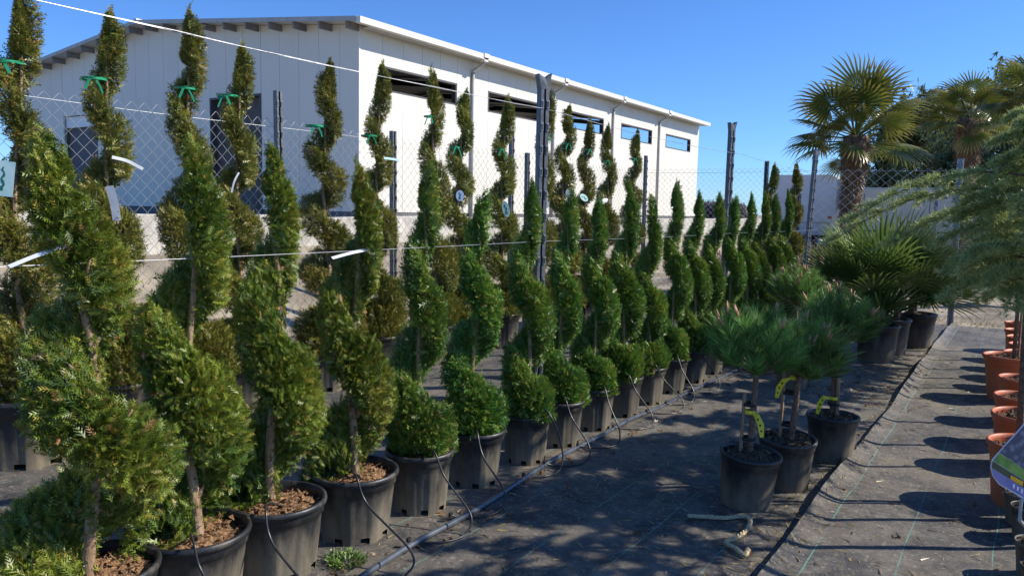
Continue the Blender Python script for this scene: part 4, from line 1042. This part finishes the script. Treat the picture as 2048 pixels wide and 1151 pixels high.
def weed():
    p = onz(692, 1128); rng = np.random.default_rng(9); N = 170; a = rng.uniform(0, 6.28, N); q = np.sqrt(rng.uniform(0, 1, N))*.085
    P = np.stack([q*np.cos(a), q*np.sin(a)*.8, .016+rng.uniform(0, .03, N)*(1-q/.1)], -1); A = np.stack([np.cos(a), np.sin(a), .4+rng.uniform(0, .6, N)], -1)+rng.normal(0, .4, (N, 3))
    c = np.array([.12, .20, .03])*rng.uniform(.7, 1.3, (N, 1)); V, T, C = scatter(P, A, rng.uniform(.02, .04, N), SPRAY_F, c, c*1.2, rng)
    tag(link('small_weed', np_mesh('small_weed', V, T, 'leaf', C), loc=(p.x, p.y, 0)), 'little green weed growing from the fabric between pot and hose', 'weed')
weed()
def litter():
    rng = np.random.default_rng(15); N = 4200
    x = rng.uniform(-2.5, .2, N); y = 1.5+9*rng.uniform(0, 1, N)**1.5; m1 = rng.uniform(0, 1, N) < .35; x[m1] = -.90+rng.normal(0, .16, m1.sum())
    P = np.stack([x, y, hfab(x, y)+.004], -1); a = rng.uniform(0, 6.28, N); A = np.stack([np.cos(a), np.sin(a), rng.normal(0, .06, N)], -1)
    c = np.array([.60, .46, .26])*rng.uniform(.3, 1.3, (N, 1)); c[:, 2] *= rng.uniform(.5, 1.1, N)
    V, T, C = scatter(P, A, rng.uniform(.015, .075, N), NEEDLE*np.array([1, 3.4, 1], dtype=np.float32), c, c, rng)
    p1 = (V, T, C); N = 420
    x = rng.uniform(-2.5, .2, N); y = 1.5+9*rng.uniform(0, 1, N)**1.4; k = N//3; x[:k] = -2.28+rng.normal(0, .10, k)
    k2 = 110; x[-k2:] = rng.normal(-1.25, .28, k2); y[-k2:] = rng.normal(7.6, .35, k2)
    P = np.stack([x, y, hfab(x, y)+.006], -1); a = rng.uniform(0, 6.28, N); A = np.stack([np.cos(a), np.sin(a), rng.normal(0, .25, N)], -1)
    c = np.array([.26, .15, .07])*rng.uniform(.5, 1.5, (N, 1)); p2 = scatter(P, A, rng.uniform(.012, .045, N), SPRAY_F*np.array([1, 2.2, 1.5], dtype=np.float32), c, c, rng)
    V, T, C = merge([p1, p2])
    tag(link('litter', np_mesh('litter', V, T, 'needle', C)), 'dry straw bits, needles and dead leaves strewn over the ground fabric', 'litter', kind='stuff')
litter()
def dry_grass():
    rng = np.random.default_rng(16); N = 26000
    x = np.concatenate([rng.uniform(-7, 3.5, N//2), rng.uniform(-9.7, -5.7, N//2)]); y = np.concatenate([13.35+14*rng.uniform(0, 1, N//2)**2.0, rng.uniform(1.5, 24, N//2)])
    n = vnoise(x, y, 2.4, 8)+rng.normal(0, .25, N); k = (n > .05) & ~((x > -5.8) & (y < 13.3)); x, y = x[k], y[k]; N = len(x)
    P = np.stack([x, y, terrain(x, y)], -1); A = rng.normal(0, .8, (N, 3))+np.array([0, 0, .55]); A[:, 2] = np.abs(A[:, 2])*.8+.05
    c = np.array([.36, .27, .13])*rng.uniform(.45, 1.35, (N, 1)); g = rng.uniform(0, 1, N) < .10; c[g] = np.array([.14, .17, .05])
    V, T, C = scatter(P, A, rng.uniform(.04, .13, N), NEEDLE*np.array([1, 3, 1], dtype=np.float32), c, c*1.1, rng)
    tag(link('dry_grass', np_mesh('dry_grass', V, T, 'needle', C)), 'sparse dry straw-coloured grass beyond the fences', 'grass', kind='stuff')
    # browner taller weeds in front of the vans
    N = 5200; x = rng.uniform(-9, 1, N); y = rng.uniform(22, 34, N); k = vnoise(x, y, 3.2, 9) > -.15; x, y = x[k], y[k]; N = len(x)
    P = np.stack([x, y, terrain(x, y)], -1); A = rng.normal(0, .45, (N, 3))+np.array([0, 0, 1.0]); c = np.array([.24, .165, .09])*rng.uniform(.5, 1.3, (N, 1))
    V, T, C = scatter(P, A, rng.uniform(.2, .55, N), SPRAY_F*np.array([1, .5, 1], dtype=np.float32), c, c*1.1, rng)
    tag(link('dry_weeds', np_mesh('dry_weeds', V, T, 'needle', C)), 'brown dried weeds growing in front of the parked vehicles', 'weeds', kind='stuff')
dry_grass()

# ------------------------------------------------------------------ parked vehicles beyond the fence
def wheel(t, x, y, r, s=1):
    w = MB(); ring = [(r*.62, -.11), (r*.95, -.12), (r, -.08), (r, .08), (r*.95, .12), (r*.62, .11)]
    w.lathe(ring, 28); w.v = [Vector((v.x, v.z, v.y)) for v in w.v]
    o = w.build('wheel', 'rubber', t, True); o.location = (x, y, r)
    h = MB().lathe([(.02, -.06), (r*.3, -.08), (r*.62, -.05), (r*.62, .05), (r*.3, .08), (.02, .06)], 20); h.v = [Vector((v.x, v.z, v.y)) for v in h.v]; h.build('rim', 'van_grey', o, True)
def van():
    p = onz(1668, 500, 0); q = ony(1665, 500, 36.0)
    t = thing('parked_van', 'cream white panel van parked behind the big windmill palm', 'van', (q.x, 36.0, -.02), math.radians(0))
    L, W, H = 6.9, 2.05, 2.78
    prof = [(0, .42), (0, 1.0), (.10, 1.45), (.55, 2.45), (.80, 2.70), (1.3, H), (L-.25, H), (L-.05, H-.15), (L, 2.0), (L, .42)]
    b = MB().prism([(x, -W/2, z) for x, z in prof], (0, W, 0)).build('body', 'van_white', t)
    MB().box(.05, L-.05, -W/2+.08, W/2-.08, .25, .42).build('underbody', 'rubber', t)
    MB().prism([(.30, -W/2-.006, 1.55), (.58, -W/2-.006, 2.25), (1.25, -W/2-.006, 2.3), (1.25, -W/2-.006, 1.55)], (0, .01, 0)).build('side_window', 'glass', t)
    MB().box(.1, L-.02, -W/2-.012, -W/2+.004, 1.02, 1.09).build('rub_strip', 'rubber', t)
    MB().box(.0, L, -W/2+.05, W/2-.05, H+.004, H+.06).build('roof_rail', 'van_white', t)
    for x in (1.15, 5.3):
        for y in (-W/2+.13, W/2-.13): wheel(t, x, y, .36)
        arch = MB(); arch.prism([(x+.47*math.cos(a), -W/2-.008, .40+.47*math.sin(a)) for a in np.linspace(0, math.pi, 12)], (0, .012, 0)); arch.build('wheel_arch', 'rubber', t)
    MB().box(-.02, .01, -W/2+.15, -W/2+.4, .8, 1.0).build('headlight', 'glass', t)
    for x in (1.32, 3.75): MB().box(x-.01, x+.01, -W/2-.004, -W/2+.004, .5, 2.6).build('door_seam', 'rubber', t)
van()
def truck():
    q = ony(1590, 490, 38.5)
    t = thing('parked_box_truck', 'pale grey box truck parked beside the cream van', 'truck', (q.x-.9, 38.5, -.02))
    MB().prism([(0, -1.15, .75), (0, -1.15, 3.35), (.06, -1.15, 3.5), (2.6, -1.15, 3.5), (2.86, -1.15, 3.3), (2.9, -1.15, .75)], (0, 2.3, 0)).build('box_body', 'van_grey', t)
    MB().box(.05, 2.85, -1.0, 1.0, .35, .74).build('chassis', 'rubber', t)
    MB().box(2.86, 2.95, -1.1, -.95, .9, 3.3).build('corner_post', 'pvc', t)
    MB().box(.1, 2.8, -1.16, -1.148, 1.28, 1.36).build('side_rail', 'pvc', t)
    MB().box(2.55, 2.72, -1.165, -1.148, 1.5, 1.62).build('marker_lamp', mat('red_lamp', (.45, .03, .02), None, rough=.3), t)
    for x in (.6, 2.3): wheel(t, x, -.95, .40); wheel(t, x, .95, .40)
truck()

# ------------------------------------------------------------------ trees behind
def far_tree(label, base, H, W, seed, cb, ct, droop=True, n=5200, leaf=.32, z0=.12, name='conifer_tree'):
    rng = np.random.default_rng(seed); t = thing(name, label, 'tree', base)
    mb = MB().tube([(0, 0, 0), (.1, 0, H*.4), (0, .1, H*.9)], [H*.03, H*.022, .03], 8)
    cl = 70; a = rng.uniform(0, 6.28, cl); u = rng.uniform(0, 1, cl); q = np.sqrt(rng.uniform(.15, 1, cl))*W/2*np.sin(np.pi*np.clip(.18+.80*u, 0, 1))**.6
    c = np.stack([q*np.cos(a), q*np.sin(a), H*(z0+(1-z0)*u)], -1)
    for i in range(0, cl, 3): mb.tube([(0, 0, max(.2, c[i, 2]-q[i]*.5)), tuple(c[i])], [.05, .015], 5)
    mb.build('trunk', 'pine_bark', t, True)
    id_ = rng.integers(0, cl, n); P = c[id_]+rng.normal(0, 1, (n, 3))*np.array([W*.065, W*.065, H*(.075 if droop else .05)])
    A = rng.normal(0, .45, (n, 3))+np.array([0, 0, -.9 if droop else .5]); v = (rng.uniform(.6, 1.35, cl)[id_]*rng.uniform(.8, 1.2, n))[:, None]
    V, T, C = scatter(P, A, leaf*rng.uniform(.5, 1.4, n), SPRAY_F, np.array(cb)*v, np.array(ct)*v, rng)
    link('crown', np_mesh('far_crown', V, T, 'needle', C), t)
q = ony(1850, 440, 46); far_tree('large weeping conifer behind the cream van', (q.x, 46, 0), 7.4, 7.0, 201, (.11, .145, .05), (.20, .235, .09), True, 9000, .45)
q = ony(1995, 440, 42); far_tree('dark conifer behind the potted cedars, next to the weeping conifer', (q.x, 42, 0), 7.6, 5.2, 202, (.075, .115, .042), (.14, .18, .065), True, 6000, .42)
q = ony(2100, 440, 40); far_tree('dark broad conifer farthest from the warehouse', (q.x, 40, 0), 7.0, 6.0, 203, (.075, .115, .042), (.14, .18, .065), True, 6000, .42)
rt = random.Random(6)
for k in range(7):
    px = 1395+k*14+rt.uniform(-3, 3); q = ony(px, 430, 150); 
    far_tree('bare grey-brown shrub on the far horizon beside the warehouse end', (q.x, 150, float(terrain(q.x, 150))), 3.2+rt.uniform(-.8, .6), 3.2, 300+k, (.16, .14, .12), (.22, .19, .17), False, 700, .6, .05, 'bare_shrub')
for o in bpy.data.objects:
    if o.name.startswith('bare_shrub'): o['group'] = 'bare shrubs on the horizon'; o['category'] = 'shrub'
